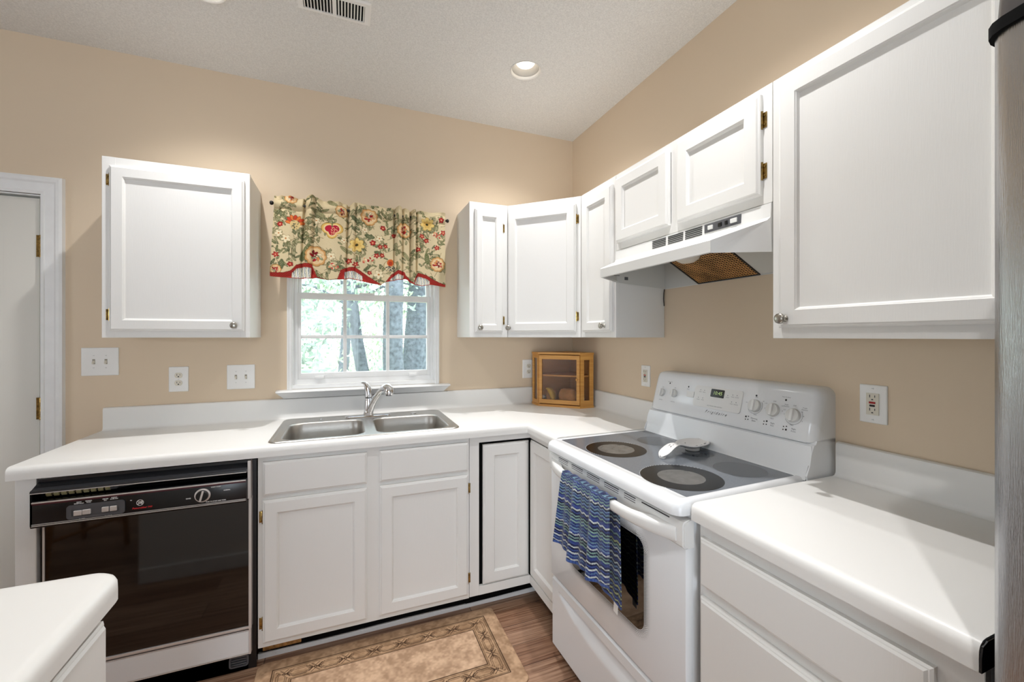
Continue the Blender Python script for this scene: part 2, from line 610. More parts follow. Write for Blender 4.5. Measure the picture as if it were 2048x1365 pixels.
mb.box(WX0 + 0.030, WX1 - 0.030, 0.035, 0.11, WZ0 + 0.012, WZ0 + 0.040)
mb.build('jamb', M['trim'], wd, smooth=0)
mb = MB()       # stool with sloped nosing
pf = [(0.0, 1.103), (-0.055, 1.101), (-0.060, 1.094), (-0.048, 1.082), (-0.022, 1.060), (-0.018, 1.056), (0.0, 1.056)]
x0, x1 = -1.868, -0.906
rings = []
for xx, s in ((x0, 1.0), (x1, -1.0)):
    rings.append([(xx + s * (0.034 * (1.101 - z) / 0.045 if y > -0.05 or z < 1.09 else 0), y, z) for y, z in pf])
mb.loops(rings, True, True, True)
mb.build('sill', M['trim'], wd, smooth=20)
def sash(y, z0, z1, zm, name):
    mb = MB()
    xi0, xi1 = -1.773, -1.014
    fw = 0.021
    mb.box(xi0, xi0 + fw, y - 0.016, y + 0.016, z0, z1, 0.002)
    mb.box(xi1 - fw, xi1, y - 0.016, y + 0.016, z0, z1, 0.002)
    mb.box(xi0 + fw - 0.001, xi1 - fw + 0.001, y - 0.0157, y + 0.0157, z1 - 0.034, z1 - 0.0004, 0.001)
    mb.box(xi0 + fw - 0.001, xi1 - fw + 0.001, y - 0.0157, y + 0.0157, z0 + 0.0004, z0 + 0.034, 0.001)
    for xx in (-1.519, -1.274):
        mb.box(xx - 0.010, xx + 0.010, y - 0.007, y + 0.007, z0 + 0.03, z1 - 0.03, 0.002)
    mb.box(xi0 + 0.01, xi1 - 0.01, y - 0.0066, y + 0.0066, zm - 0.010, zm + 0.010, 0.002)
    s = mb.build(name, M['trim'], wd)
    mb = MB()
    mb.box(xi0 + fw - 0.004, xi1 - fw + 0.004, y - 0.002, y + 0.002, z0 + 0.03, z1 - 0.03)
    mb.build('pane', M['pane'], s, smooth=0)
    return s
s1 = sash(0.052, 1.155, 1.650, 1.398, 'lower_sash')
mb = MB()
for xx in (-1.655, -1.125):
    mb.box(xx - 0.024, xx + 0.024, 0.022, 0.037, 1.155, 1.172, 0.003)
mb.build('tilt_latch', M['trim'], s1)
mb = MB()
mb.box(-1.44, -1.35, 0.030, 0.05, 1.651, 1.662, 0.003)
mb.build('sash_lock', M['trim'], s1)
sash(0.086, 1.622, 2.10, 1.86, 'upper_sash')
# ------------------------------------------------------------------ cabinets
def door_mb(x0, x1, z0, z1, yf, th=0.019, fw=0.052, panel=True):
    """framed door: eased outer lip, sloped inner moulding, recessed panel.  yf = front face (negative = towards the viewer)"""
    mb = MB()
    prof = [(0, yf + th), (0, yf + 0.008), (0.004, yf + 0.005), (0.006, yf + 0.0045), (0.010, yf)]
    if panel:
        prof += [(fw - 0.001, yf), (fw + 0.001, yf + 0.0025), (fw + 0.003, yf + 0.0035), (fw + 0.0068, yf + 0.0105), (fw + 0.0075, yf + 0.0110)]
    rings = [[(x0 + a, y, z0 + a), (x1 - a, y, z0 + a), (x1 - a, y, z1 - a), (x0 + a, y, z1 - a)] for a, y in prof]
    mb.loops(rings, True, True, True)
    return mb

def knob(parent, x, z, yf):
    mb = MB()
    mb.lathe([(0.0095, 0), (0.009, 0.002), (0.0055, 0.005), (0.005, 0.012), (0.008, 0.0155), (0.0135, 0.019), (0.0155, 0.023), (0.0145, 0.0275), (0.010, 0.030), (0.0, 0.031)], (x, yf, z), '-y', 24)
    return mb.build('knob', M['nickel'], parent, smooth=50)

def hinge(parent, x, z, y, side, h=0.056):
    """partly wrapped brass cabinet hinge on the face frame: barrel next to the door edge, leaf on the frame"""
    mb = MB()
    s = side
    mb.box(x, x + s * 0.0135, y - 0.0022, y, z - h / 2 + 0.004, z + h / 2 - 0.004, 0.001)
    mb.cyl((x - s * 0.001, y - 0.005, z - h / 2), (x - s * 0.001, y - 0.005, z + h / 2), 0.0042, seg=10)
    mb.lathe([(0.0, 0.0026), (0.003, 0.0022), (0.0035, 0)], (x + s * 0.0075, y - 0.002, z + h / 4), '-y', 8)
    mb.lathe([(0.0, 0.0026), (0.003, 0.0022), (0.0035, 0)], (x + s * 0.0075, y - 0.002, z - h / 4), '-y', 8)
    return mb.build('hinge', M['brass'], parent)

def add_door(cab, x0, x1, z0, z1, yf, hinge_side=None, hz=(), kn=None, fw=0.052, name='door', yh=None):
    d = door_mb(x0, x1, z0, z1, yf, fw=fw).build(name, M['white'], cab, smooth=20)
    yh = yf + 0.019 if yh is None else yh
    for z in hz:
        if hinge_side == 'L':
            hinge(d, x0 - 0.001, z, yh, -1)
        else:
            hinge(d, x1 + 0.001, z, yh, 1)
    if kn:
        knob(d, kn[0], kn[1], yf)
    return d

def wall_cab(name, label, loc, rz, x0, x1, z0, z1, dep=0.300, fr=0.019, group=None, lstile=0.03):
    t = thing(name, label, 'cabinet', loc, rz, group)
    mb = MB()
    t_ = 0.016
    mb.box(x0 + 0.003, x0 + 0.003 + t_, -dep + fr, -0.002, z0, z1)
    mb.box(x1 - 0.003 - t_, x1 - 0.003, -dep + fr, -0.002, z0, z1)
    mb.box(x0 + 0.003 + t_, x1 - 0.003 - t_, -dep + fr, -0.0025, z1 - t_, z1 - 0.0004)
    mb.box(x0 + 0.003 + t_, x1 - 0.003 - t_, -dep + fr, -0.0025, z0 + 0.012, z0 + 0.012 + t_)
    mb.box(x0 + 0.003 + t_, x1 - 0.003 - t_, -0.0085, -0.0025, z0 + 0.028, z1 - t_)
    mb.build('carcass', M['white'], t, smooth=0)
    return t

def face_frame(t, x0, x1, z0, z1, yf, stiles, rails, fr=0.019):
    mb = MB()
    for a, b in stiles:
        mb.box(a, b, yf, yf + fr, z0, z1, 0.001, 1)
    for a, b in rails:
        mb.box(x0 + 0.002, x1 - 0.002, yf + 0.0004, yf + fr - 0.0004, a + 0.0004, b - 0.0004)
    return mb.build('face_frame', M['white'], t, smooth=0)

UB, UT = 1.395, 2.181       # underside and top of the wall cabinets
YF = -0.300                 # their face frames

# 1  wall cabinet left of the window
t = wall_cab('wall_cabinet', 'white wall cabinet with one door hanging left of the window above the light switches', (0, 0, 0), 0, -2.492, -1.942, UB, UT)
face_frame(t, -2.492, -1.942, UB, UT, YF, [(-2.492, -2.445), (-1.980, -1.942)], [(UB, UB + 0.045), (UT - 0.045, UT)])
add_door(t, -2.463, -1.962, 1.424, 2.142, YF - 0.019, 'L', (2.080, 1.495), (-2.000, 1.452), fw=0.048)

# 2  narrow wall cabinet right of the window
t = wall_cab('wall_cabinet', 'narrow white wall cabinet right of the window beside the floral valance', (0, 0, 0), 0, -0.852, -0.617, UB, UT)
face_frame(t, -0.852, -0.617, UB, UT, YF, [(-0.852, -0.80), (-0.662, -0.617)], [(UB, UB + 0.045), (UT - 0.045, UT)])
add_door(t, -0.822, -0.650, 1.425, 2.140, YF - 0.019, 'R', (2.043, 1.495), (-0.797, 1.452), fw=0.042)

# 3  diagonal corner wall cabinet
t = thing('corner_wall_cabinet', 'white diagonal wall cabinet in the corner above the bamboo box', 'cabinet', (-0.6155, -0.300, 0), rad(-45))
mb = MB()
W = 0.3155 * math.sqrt(2)
def dloc(x, y):    # world -> diagonal frame
    dx, dy = x + 0.6155, y + 0.300
    c, s = math.cos(rad(45)), math.sin(rad(45))
    return (dx * c - dy * s, dx * s + dy * c)
foot = [dloc(*p) for p in ((-0.612, -0.004), (-0.612, -0.285), (-0.285, -0.612), (-0.004, -0.612), (-0.004, -0.004))]
for a, b in ((UB + 0.012, UB + 0.028), (UT - 0.016, UT)):
    mb.prism(foot, lambda p: (p[0], p[1], a), lambda p: (p[0], p[1], b))
mb.loops([[(p[0], p[1], z) for p in foot] for z in (UB, UT)], True)
mb.build('carcass', M['white'], t, smooth=0)
face_frame(t, 0, W, UB, UT, 0.0, [(0.0, 0.022), (W - 0.03, W)], [(UB, UB + 0.045), (UT - 0.045, UT)])
add_door(t, 0.006, 0.419, 1.426, 2.140, -0.019, 'R', (2.055, 1.512), (0.020, 1.451), fw=0.050)

# 4  narrow wall cabinet on the right wall next to the hood
t = wall_cab('wall_cabinet', 'narrow white wall cabinet on the right wall left of the range hood', (0, 0, 0), RIGHT, 0.617, 0.936, UB, UT)
face_frame(t, 0.617, 0.936, UB, UT, YF, [(0.617, 0.667), (0.900, 0.936)], [(UB, UB + 0.045), (UT - 0.045, UT)])
add_door(t, 0.652, 0.918, 1.424, 2.142, YF - 0.019, 'L', (), (0.868, 1.454), fw=0.050)

# 5  short two-door cabinet above the hood
HB = 1.814
t = wall_cab('wall_cabinet', 'short white two-door wall cabinet above the range hood', (0, 0, 0), RIGHT, 0.938, 1.733, HB, UT)
face_frame(t, 0.938, 1.733, HB, UT, YF, [(0.938, 0.975), (1.305, 1.348), (1.690, 1.733)], [(HB, HB + 0.042), (UT - 0.04, UT)])
add_door(t, 0.952, 1.303, 1.847, 2.155, YF - 0.019, 'L', (2.079, 1.919), None, fw=0.053)
add_door(t, 1.350, 1.702, 1.843, 2.157, YF - 0.019, 'R', (2.076, 1.917), None, fw=0.053)

# 6  large wall cabinet at the right
t = wall_cab('wall_cabinet', 'large white wall cabinet with one wide door right of the hood beside the refrigerator', (0, 0, 0), RIGHT, 1.735, 2.300, UB, UT)
face_frame(t, 1.735, 2.300, UB, UT, YF, [(1.735, 1.785), (2.250, 2.300)], [(UB, UB + 0.045), (UT - 0.045, UT)])
add_door(t, 1.762, 2.262, 1.426, 2.158, YF - 0.019, 'R', (), (1.786, 1.453), fw=0.052)

# ------------------------------------------------------------------ base cabinets
CT = 0.944          # counter top surface
CB = 0.8975         # underside of the counter lip
FY = -0.610         # face of the base cabinets
KICK = -0.540

# end panel at the dishwasher
mb = MB()
mb.box(-2.598, -2.541, -0.612, -0.004, 0.0, CB - 0.003, 0.002)
o = mb.build('end_panel', M['white'], None, smooth=0)
tag(o, 'white painted end panel supporting the countertop left of the dishwasher', 'panel')

# sink base
t = thing('sink_base_cabinet', 'white sink base cabinet with two doors and two false drawer fronts', 'cabinet', (-1.398, FY, 0))
ox = 1.398
mb = MB()
mb.box(-1.856 + ox, -1.838 + ox, 0.019, 0.600, 0.095, CB - 0.004)
mb.box(-0.958 + ox, -0.942 + ox, 0.019, 0.600, 0.095, CB - 0.004)
mb.box(-1.838 + ox, -0.958 + ox, 0.019, 0.600, 0.095, 0.113)
mb.box(-1.838 + ox, -0.958 + ox, 0.592, 0.600, 0.113, CB - 0.004)
mb.build('carcass', M['white'], t, smooth=0)
face_frame(t, -1.856 + ox, -0.942 + ox, 0.092, CB - 0.003, 0.0, [(-1.856 + ox, -1.815 + ox), (-1.430 + ox, -1.362 + ox), (-0.980 + ox, -0.942 + ox)], [(0.092, 0.135), (0.70, 0.75), (CB - 0.06, CB - 0.003)])
for x0, x1, hs, hz in ((-1.837, -1.424, 'L', (0.643, 0.196)), (-1.370, -0.950, 'R', (0.643, 0.195))):
    add_door(t, x0 + ox, x1 + ox, 0.116, 0.713, -0.019, hs, hz, None, fw=0.054)
    door_mb(x0 + ox, x1 + ox, 0.732, 0.874, -0.019, panel=False).build('drawer_front', M['white'], t, smooth=20)
mb = MB()
mb.box(-1.856 + ox, -0.942 + ox, 0.080, 0.092, 0.0, 0.094)
mb.use(M['dark'])
mb.build('toe_kick', M['dark'], t, smooth=0)
mb = MB()
mb.box(-1.850 + ox, -1.700 + ox, 0.072, 0.0795, 0.030, 0.094)
o = mb.build('exposed_toe_board', M['osb'], t, smooth=0)
o['label'] = 'bare broken particle board'
mb = MB()
q = []
for i in range(9):
    f = i / 8
    xx = -1.705 + 0.13 * f + ox
    q.append([(xx, 0.066 - 0.02 * (1 - f), 0.092), (xx, 0.0695 - 0.02 * (1 - f), 0.092), (xx, 0.0695 - 0.01 * (1 - f), 0.05 + 0.032 * (1 - f)), (xx, 0.066 - 0.01 * (1 - f), 0.05 + 0.032 * (1 - f))])
mb.loops(q, True, True, True)
o = mb.build('peeling_kick_vinyl', M['black'], t)
# shoe moulding on the floor in front of the toe space
mb = MB()
rings = []
for xx in np.linspace(-1.868, -0.515, 12):
    w = 0.002 * math.sin(xx * 9)
    rings.append([(xx, -0.520, 0.0), (xx, -0.522, 0.018 + w), (xx, -0.538, 0.0205 + w), (xx, -0.541, 0.018 + w), (xx, -0.541, 0.0)])
mb.loops(rings, True, True, True)
for xx in (-1.84, -1.80, -1.62, -1.50, -1.49, -1.20, -1.17, -0.9, -0.71):
    mb.use(M['grey']).cyl((xx, -0.5405, 0.011), (xx, -0.5418, 0.011), 0.0014, seg=8)
mb.mats = [M['trim'], M['grey']]
for f in mb.bm.faces:
    f.material_index = 1 if len(f.verts) == 4 and f.calc_area() < 3e-6 else 0
struct('baseboard_sink', mb, smooth=0)

# corner base cabinet with the two fixed panels and the open black gap
t = thing('corner_base_cabinet', 'white corner base cabinet with a narrow folding door and a black gap round it', 'cabinet', (0, 0, 0))
mb = MB()
mb.box(-0.940, -0.890, FY, FY + 0.019, 0.095, CB - 0.003, 0.001, 1)
mb.box(-0.890, -0.610, FY, FY + 0.019, CB - 0.033, CB - 0.003)
mb.box(-0.610, -0.591, FY - 0.336, FY, CB - 0.033, CB - 0.003)
mb.box(-0.890, -0.610, FY, FY + 0.019, 0.095, 0.138)
mb.box(-0.610, -0.591, FY - 0.336, FY, 0.095, 0.138)
mb.box(-0.610, -0.591, FY - 0.336, FY - 0.325, 0.138, CB - 0.033)
mb.build('face_frame', M['white'], t, smooth=0)
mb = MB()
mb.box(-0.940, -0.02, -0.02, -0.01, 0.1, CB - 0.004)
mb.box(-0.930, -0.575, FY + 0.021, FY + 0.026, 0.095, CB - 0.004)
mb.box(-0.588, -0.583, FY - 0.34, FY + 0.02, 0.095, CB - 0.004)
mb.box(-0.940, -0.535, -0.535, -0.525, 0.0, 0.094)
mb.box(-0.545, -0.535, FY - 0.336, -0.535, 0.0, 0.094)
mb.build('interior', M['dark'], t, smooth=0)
d = door_mb(-0.868, -0.615, 0.141, CB - 0.047, FY - 0.003, fw=0.058).build('door', M['white'], t, smooth=20)
# second leaf on the right-wall side
dm = door_mb(0.612, 0.938, 0.141, CB - 0.043, FY - 0.003, fw=0.055)
for v_ in dm.bm.verts:
    x, y, z = v_.co
    v_.co = (y, -x, z)
dm.build('door', M['white'], t, smooth=20)

# right base cabinet with drawer fronts
t = thing('base_cabinet', 'white base cabinet with wide drawer fronts right of the range', 'cabinet', (0, 0, 0), RIGHT)
x0, x1 = 1.752, 2.302
mb = MB()
mb.box(x0, x0 + 0.016, FY + 0.019, -0.004, 0.095, CB - 0.004)
mb.box(x1 - 0.016, x1, FY + 0.019, -0.004, 0.095, CB - 0.004)
mb.box(x0, x1, FY + 0.019, -0.004, 0.095, 0.111)
mb.box(x0, x1, FY + 0.08, FY + 0.092, 0.0, 0.095)
mb.build('carcass', M['white'], t, smooth=0)
face_frame(t, x0, x1, 0.095, CB - 0.003, FY, [(x0, x0 + 0.04), (x1 - 0.080, x1)], [(0.095, 0.14), (0.69, 0.735), (CB - 0.04, CB - 0.003)])
dw_ = door_mb(1.764, 2.247, 0.728, 0.858, FY - 0.019, panel=False)
dw_.build('drawer', M['white'], t, smooth=20)
door_mb(1.764, 2.247, 0.42, 0.698, FY - 0.019, panel=False).build('drawer', M['white'], t, smooth=20)
door_mb(1.764, 2.247, 0.12, 0.39, FY - 0.019, panel=False).build('drawer', M['white'], t, smooth=20)

# ------------------------------------------------------------------ countertops
LIP = [(0.000, CT), (-0.010, CT - 0.0015), (-0.018, CT - 0.007), (-0.0215, CT - 0.015), (-0.022, CT - 0.026), (-0.022, CB), (-0.006, CB), (-0.006, CT - 0.022)]
def lip(mb, rows):
    """rows: for each path corner a function (offset) -> (x, y); offset is measured outwards from the inner top edge"""
    mb.loops([[(*f(-a), z) for a, z in LIP] for f in rows], False)
    for f in (rows[0], rows[-1]):
        mb.face([(*f(-a), z) for a, z in LIP])
CF = -0.635
t = thing('countertop', 'white laminate L-shaped countertop with the double sink', 'countertop', (0, 0, 0))
SX0, SX1, SY0, SY1 = -1.826, -0.982, -0.606, -0.056        # sink outline
mb = MB()
hole = rrect(SX0 + 0.022, SX1 - 0.022, SY0 + 0.022, SY1 - 0.022, 0.04)
YI = CF + 0.022
RX = -0.635 + 0.022
outer = [(-2.610, -0.004), (-2.610, YI), (RX, YI), (RX, -0.950), (-0.004, -0.950), (-0.004, -0.004)]
mb.fill(outer, [hole], CT)
mb.fill(outer, [hole], CT - 0.022)
mb.loops([[(x, y, z) for x, y in hole] for z in (CT, CT - 0.022)])
mb.loops([[(x, y, z) for x, y in ((-2.610, YI), (-2.610, -0.004), (-0.004, -0.004), (-0.004, -0.950), (RX, -0.950))] for z in (CT, CT - 0.022)], False)
lip(mb, [lambda a: (-2.610, YI - a), lambda a: (RX - a, YI - a), lambda a: (RX - a, -0.950)])
mb.build('worktop', M['laminate'], t, smooth=35)
def backsplash(parent, x0, x1, trim0=0.0, trim1=0.0):
    mb = MB()
    z1 = 1.0545
    pf = [(-0.003, CT), (-0.034, CT + 0.0003), (-0.026, CT + 0.003), (-0.0215, CT + 0.009), (-0.020, CT + 0.016), (-0.020, z1 - 0.010), (-0.017, z1 - 0.003), (-0.011, z1), (-0.003, z1)]
    rings = []
    for xx, s in ((x0, 1), (x1, -1)):
        rings.append([(xx, y, z) for y, z in pf])
    if trim0:
        r0 = [(x0 + (0.012 if z > z1 - 0.004 else 0), y, z - (0.004 if z > z1 - 0.004 else 0) * 0) for y, z in pf]
    mb.loops(rings, True, True, True)
    return mb
b = backsplash(t, -2.606, -0.0035).build('backsplash', M['laminate'], t, smooth=35)
bm2 = backsplash(t, 0.0225, 0.948)
for v_ in bm2.bm.verts:
    x, y, z = v_.co
    v_.co = (y, -x, z)
bm2.build('backsplash', M['laminate'], t, smooth=35)

t = thing('countertop', 'short white laminate countertop between the range and the refrigerator', 'countertop', (0, 0, 0))
mb = MB()
xe0, xe1 = -1.745, -2.304
outer = [(-0.004, xe0), (RX, xe0), (RX, xe1), (-0.004, xe1)]
mb.fill(outer, [], CT)
mb.fill(outer, [], CT - 0.022)
mb.loops([[(x, y, z) for x, y in ((RX, xe0), (-0.004, xe0), (-0.004, xe1), (RX, xe1))] for z in (CT, CT - 0.022)], False)
lip(mb, [lambda a: (RX - a, xe0), lambda a: (RX - a, xe1)])
mb.build('worktop', M['laminate'], t, smooth=35)
bm2 = backsplash(t, 1.746, 2.318)
for v_ in bm2.bm.verts:
    x, y, z = v_.co
    v_.co = (y, -x, z)
bm2.build('backsplash', M['laminate'], t, smooth=35)
mb = MB()
mb.loops([[(x, xe1 - d, z) for x, z in ((-0.63, CT - 0.008), (-0.634, CT - 0.025), (-0.634, CB), (-0.02, CB), (-0.02, CT - 0.003), (-0.615, CT - 0.003))] for d in (0.0005, 0.0030)], True, True, True)
mb.build('end_cap', M['panelblack'], t, smooth=0)['label'] = 'dark raw end of the worktop'

# peninsula in the left foreground
t = thing('peninsula_countertop', 'white laminate countertop with a rounded corner in the left foreground', 'countertop', (-2.26, -2.0, 0))
PX, PY = -1.918, -1.566
oxp, oyp = 2.26, 2.0
mb = MB()
R = 0.028
rows = []
cx, cy = PX - R - 0.022, PY - R - 0.022
rows.append(lambda a: (-2.62 + oxp, PY - 0.022 + a + oyp))
for k in range(7):
    an = rad(90 - 90 * k / 6)
    rows.append(lambda a, an=an: (cx + (R + a) * math.cos(an) + oxp, cy + (R + a) * math.sin(an) + oyp))
rows.append(lambda a: (PX - 0.022 + a + oxp + 0.03, -3.30 + oyp))
inner = [f(0) for f in rows]
mb.fill(inner + [(-2.62 + oxp, -3.30 + oyp)], [], CT)
mb.fill(inner + [(-2.62 + oxp, -3.30 + oyp)], [], CT - 0.022)
mb.loops([[(x, y, z) for x, y in (inner[-1], (-2.62 + oxp, -3.30 + oyp), inner[0])] for z in (CT, CT - 0.022)], False)
lip(mb, rows)
mb.build('worktop', M['laminate'], t, smooth=35)
t = thing('peninsula_cabinet', 'white base cabinet under the rounded countertop in the left foreground', 'cabinet', (-2.27, -2.44, 0), rad(90))
# local x = +y (viewer's right when facing -x from the aisle), local -y = +x
mb = MB()
mb.box(-0.85, 0.845, -0.318, 0.33, 0.0, CB - 0.004)
mb.build('carcass', M['white'], t, smooth=0)
for a in (-0.42, 0.02, 0.46):
    door_mb(a - 0.05, a + 0.375, 0.12, 0.70, -0.337, fw=0.052).build('door', M['white'], t, smooth=20)
    door_mb(a - 0.05, a + 0.375, 0.72, 0.862, -0.337, panel=False).build('drawer', M['white'], t, smooth=20)
mb = MB()
mb.box(0.8455, 0.857, -0.318, 0.33, 0.0, 0.085, 0.003)
mb.build('base_moulding', M['trim'], t, smooth=0)
# ------------------------------------------------------------------ dishwasher (local x = right, origin at its left front edge on the floor)
t = thing('dishwasher', 'black glass-front dishwasher under the left end of the countertop', 'dishwasher', (-2.538, -0.612, 0))
Wd = 0.662
mb = MB()
mb.box(0.002, Wd + 0.014, 0.012, 0.560, 0.10, 0.886)
mb.use(M['black'])
mb.box(0.06, Wd - 0.02, 0.03, 0.10, 0.0, 0.10)
mb.build('cabinet_body', M['black'], t, smooth=0)
mb = MB()       # black top trim strip and the sloping hood over the vent
mb.box(0.004, Wd - 0.005, -0.002, 0.03, 0.878, 0.889, 0.001)
mb.loops([[(x, y, z) for y, z in ((0.010, 0.880), (-0.030, 0.861), (-0.040, 0.858), (-0.042, 0.851), (-0.036, 0.846), (0.010, 0.850))] for x in (0.0, Wd - 0.012)], True, True, True)
mb.use(mat('charcoal_trim', '2b2c2f', 0.22))
for f in mb.bm.faces:
    f.material_index = 0
mb.use(M['trimsteel']).box(0.001, Wd - 0.013, -0.0432, -0.041, 0.8485, 0.8510)
mb.build('top_trim', None, t, smooth=20)
mb = MB()
mb.box(Wd - 0.012, Wd - 0.001, -0.026, 0.012, 0.735, 0.889, 0.001)
mb.box(Wd - 0.010, Wd + 0.000, -0.018, 0.012, 0.205, 0.735, 0.001)
mb.box(0.020, 0.026, -0.016, 0.012, 0.205, 0.735, 0.001)
mb.box(0.020, Wd, -0.018, 0.012, 0.197, 0.207, 0.001)
mb.build('side_trim', M['trimsteel'], t, smooth=0)
mb = MB()       # recessed grip with the vent louvres behind it
mb.box(0.0, 0.006, -0.040, 0.01, 0.735, 0.855)
mb.box(0.004, Wd - 0.012, 0.006, 0.012, 0.800, 0.856)
mb.build('vent_recess', M['dark'], t, smooth=0)
mb = MB()
for k in range(9):
    xx = 0.030 + 0.0205 * k
    mb.loops([[(x, y, z) for y, z in ((-0.004, 0.851), (-0.014, 0.846), (-0.018, 0.836), (-0.012, 0.828), (-0.008, 0.834), (-0.006, 0.843))] for x in (xx, xx + 0.0145)], True, True, True)
mb.build('vent_louvre', mat('bronze_plastic', 'b3a87e', 0.3), t, smooth=0)
mb = MB()
mb.box(0.235, Wd - 0.014, -0.008, 0.004, 0.838, 0.8475, 0.001)
mb.tube([(0.215, -0.02, 0.836), (0.285, -0.018, 0.8415)], 0.0012, 6)
mb.box(0.20, 0.228, -0.016, 0.0, 0.831, 0.840, 0.002)
mb.build('latch_bar', M['grey'], t, smooth=0)
# control panel
PZ0, PZ1, PY_ = 0.735, 0.822, -0.040
mb = MB()
mb.box(0.0, Wd - 0.013, PY_, 0.008, PZ0 - 0.007, PZ1, 0.002)
cp = mb.build('control_panel', M['panelblack'], t)
mb = MB()
mb.box(0.005, Wd - 0.015, PY_ - 0.0035, PY_ + 0.002, 0.8145, 0.8195, 0.001)
mb.box(0.005, Wd - 0.015, PY_ - 0.0035, PY_ + 0.002, 0.7345, 0.7375, 0.001)
mb.box(0.005, Wd - 0.015, PY_ - 0.0030, PY_ + 0.002, 0.7400, 0.7422, 0.001)
mb.build('trim_line', M['trimsteel'], cp, smooth=0)
mb = MB()
mb.box(0.005, Wd - 0.015, PY_ - 0.001, PY_, 0.8085, 0.8145)
mb.build('accent_stripe', mat('maroon_stripe', '4a1f28', 0.3), cp, smooth=0)
mb = MB()       # button bezel
b0, b1, c0, c1 = 0.098, 0.262, 0.745, 0.795
o_ = rrect(b0, b1, c0, c1, 0.010)
i_ = rrect(b0 + 0.014, b1 - 0.016, c0 + 0.010, c1 - 0.014, 0.004)
mb.loops([[(x, y, z) for x, z in lp] for lp, y in ((o_, PY_), (o_, PY_ - 0.004), (i_, PY_ - 0.004), (i_, PY_ - 0.0012))], True, False, True)
mb.build('button_bezel', M['grey'], cp, smooth=30)
for x0, x1, zz in ((0.118, 0.142, 0.766), (0.142, 0.166, 0.767), (0.196, 0.217, 0.768), (0.219, 0.240, 0.768)):
    mb = MB()
    mb.box(x0 + 0.0005, x1 - 0.0005, PY_ - 0.008, PY_ - 0.001, zz - 0.009, zz + 0.009, 0.002)
    mb.build('push_button', M['trimsteel'], cp, smooth=0)
mb = MB()
Yt = PY_ - 0.0006
for s, sz, x, z in (('HEAVY', 0.0045, 0.131, 0.8035), ('RINSE&HOLD', 0.0045, 0.131, 0.7985), ('NORMAL', 0.0045, 0.158, 0.8045), ('WASH', 0.0045, 0.158, 0.7995), ('HEATED', 0.0045, 0.205, 0.8045), ('DRY', 0.0045, 0.205, 0.7995), ('ENERGY', 0.0045, 0.230, 0.8065), ('SAVER DRY', 0.0045, 0.230, 0.8015), ('CYCLES', 0.0050, 0.139, 0.7412 + 0.0035), ('OPTIONS', 0.0050, 0.213, 0.7412 + 0.0035),
                    ('LIGHT WASH', 0.0055, 0.545, 0.8035), ('NORMAL', 0.0055, 0.582, 0.786), ('RINSE', 0.0060, 0.455, 0.769), ('PUSH TO START AND TURN', 0.0052, 0.545, 0.7475), ('Hz', 0.004, 0.279, 0.788)):
    mb.text(s, sz, (x, Yt, z), bold=0.00025)
o = mb.build('panel_lettering', M['inkwhite'], cp, smooth=0, recalc=False)
mb = MB()       # round script badge
bx, bz = 0.306, 0.776
ring = [(math.cos(2 * PI * k / 32), math.sin(2 * PI * k / 32)) for k in range(32)]
mb.loops([[(bx + r * c, PY_ - 0.0008, bz + r * s) for c, s in ring] for r in (0.0112, 0.0095)])
mb.text('GE', 0.0115, (bx, Yt, bz), shear=0.35, bold=0.0005)
for a in (45, 135, 225, 315):
    q = [(bx + 0.0083 * math.cos(rad(a + d * 0.5)), PY_ - 0.0008, bz + 0.0083 * math.sin(rad(a + d * 0.5))) for d in (-40, 40)]
    mb.tube(q, 0.0006, 6)
mb.build('badge', M['inkwhite'], cp, smooth=0, recalc=False)
mb = MB()
mb.text('Potscrubber 940', 0.0088, (0.312, Yt, 0.7565), shear=0.3, bold=0.0003)
mb.build('model_lettering', M['inkred'], cp, smooth=0, recalc=False)
# dial
dx, dz = 0.501, 0.776
mb = MB()
mb.lathe([(0.0265, 0), (0.0265, 0.003), (0.0215, 0.005), (0.0205, 0.004)], (dx, PY_, dz), '-y', 40)
d = mb.build('dial', M['trimsteel'], cp, smooth=30)
mb = MB()
mb.lathe([(0.0205, 0.003), (0.020, 0.012), (0.018, 0.014), (0.0, 0.0142)], (dx, PY_, dz), '-y', 36)
mb.build('dial_knob', M['black'], d, smooth=30)
mb = MB()
u = Vector((math.sin(rad(14)), 0, math.cos(rad(14))))
p = Vector((dx, PY_ - 0.016, dz))
w = Vector((u.z, 0, -u.x))
mb.loops([[p + u * a * 0.020 + w * b * 0.0032 + Vector((0, c, 0)) for b, c in ((-1, 0.003), (-1, -0.002), (1, -0.002), (1, 0.003))] for a in (-1, 1)], True, True, True)
mb.build('dial_pointer', M['trimsteel'], d, smooth=0)
# door glass, lower panel, toe grille
mb = MB()
mb.box(0.0265, Wd - 0.0105, -0.014, 0.010, 0.208, 0.728, 0.001)
mb.build('door_glass', M['blackglass'], t, smooth=0)
mb = MB()
mb.box(0.030, Wd - 0.010, -0.012, 0.010, 0.094, 0.184, 0.002)
mb.build('lower_panel', M['enamel'], t, smooth=0)
mb = MB()
mb.box(0.026, Wd - 0.004, -0.012, 0.010, 0.089, 0.0935, 0.001)
mb.box(0.026, Wd - 0.004, -0.012, 0.010, 0.1845, 0.1885, 0.001)
mb.box(Wd - 0.010, Wd - 0.002, -0.014, 0.010, 0.089, 0.197, 0.001)
mb.build('lower_trim', M['trimsteel'], t, smooth=0)
mb = MB()
mb.box(0.03, Wd + 0.01, 0.030, 0.036, 0.0, 0.088)
mb.build('toe_plate', M['black'], t, smooth=0)
mb = MB()
o_ = rrect(0.575, 0.645, 0.022, 0.068, 0.010)
i_ = rrect(0.581, 0.639, 0.028, 0.062, 0.006)
mb.loops([[(x, y, z) for x, z in lp] for lp, y in ((o_, 0.030), (o_, 0.020), (i_, 0.020), (i_, 0.028))], True, False, True)
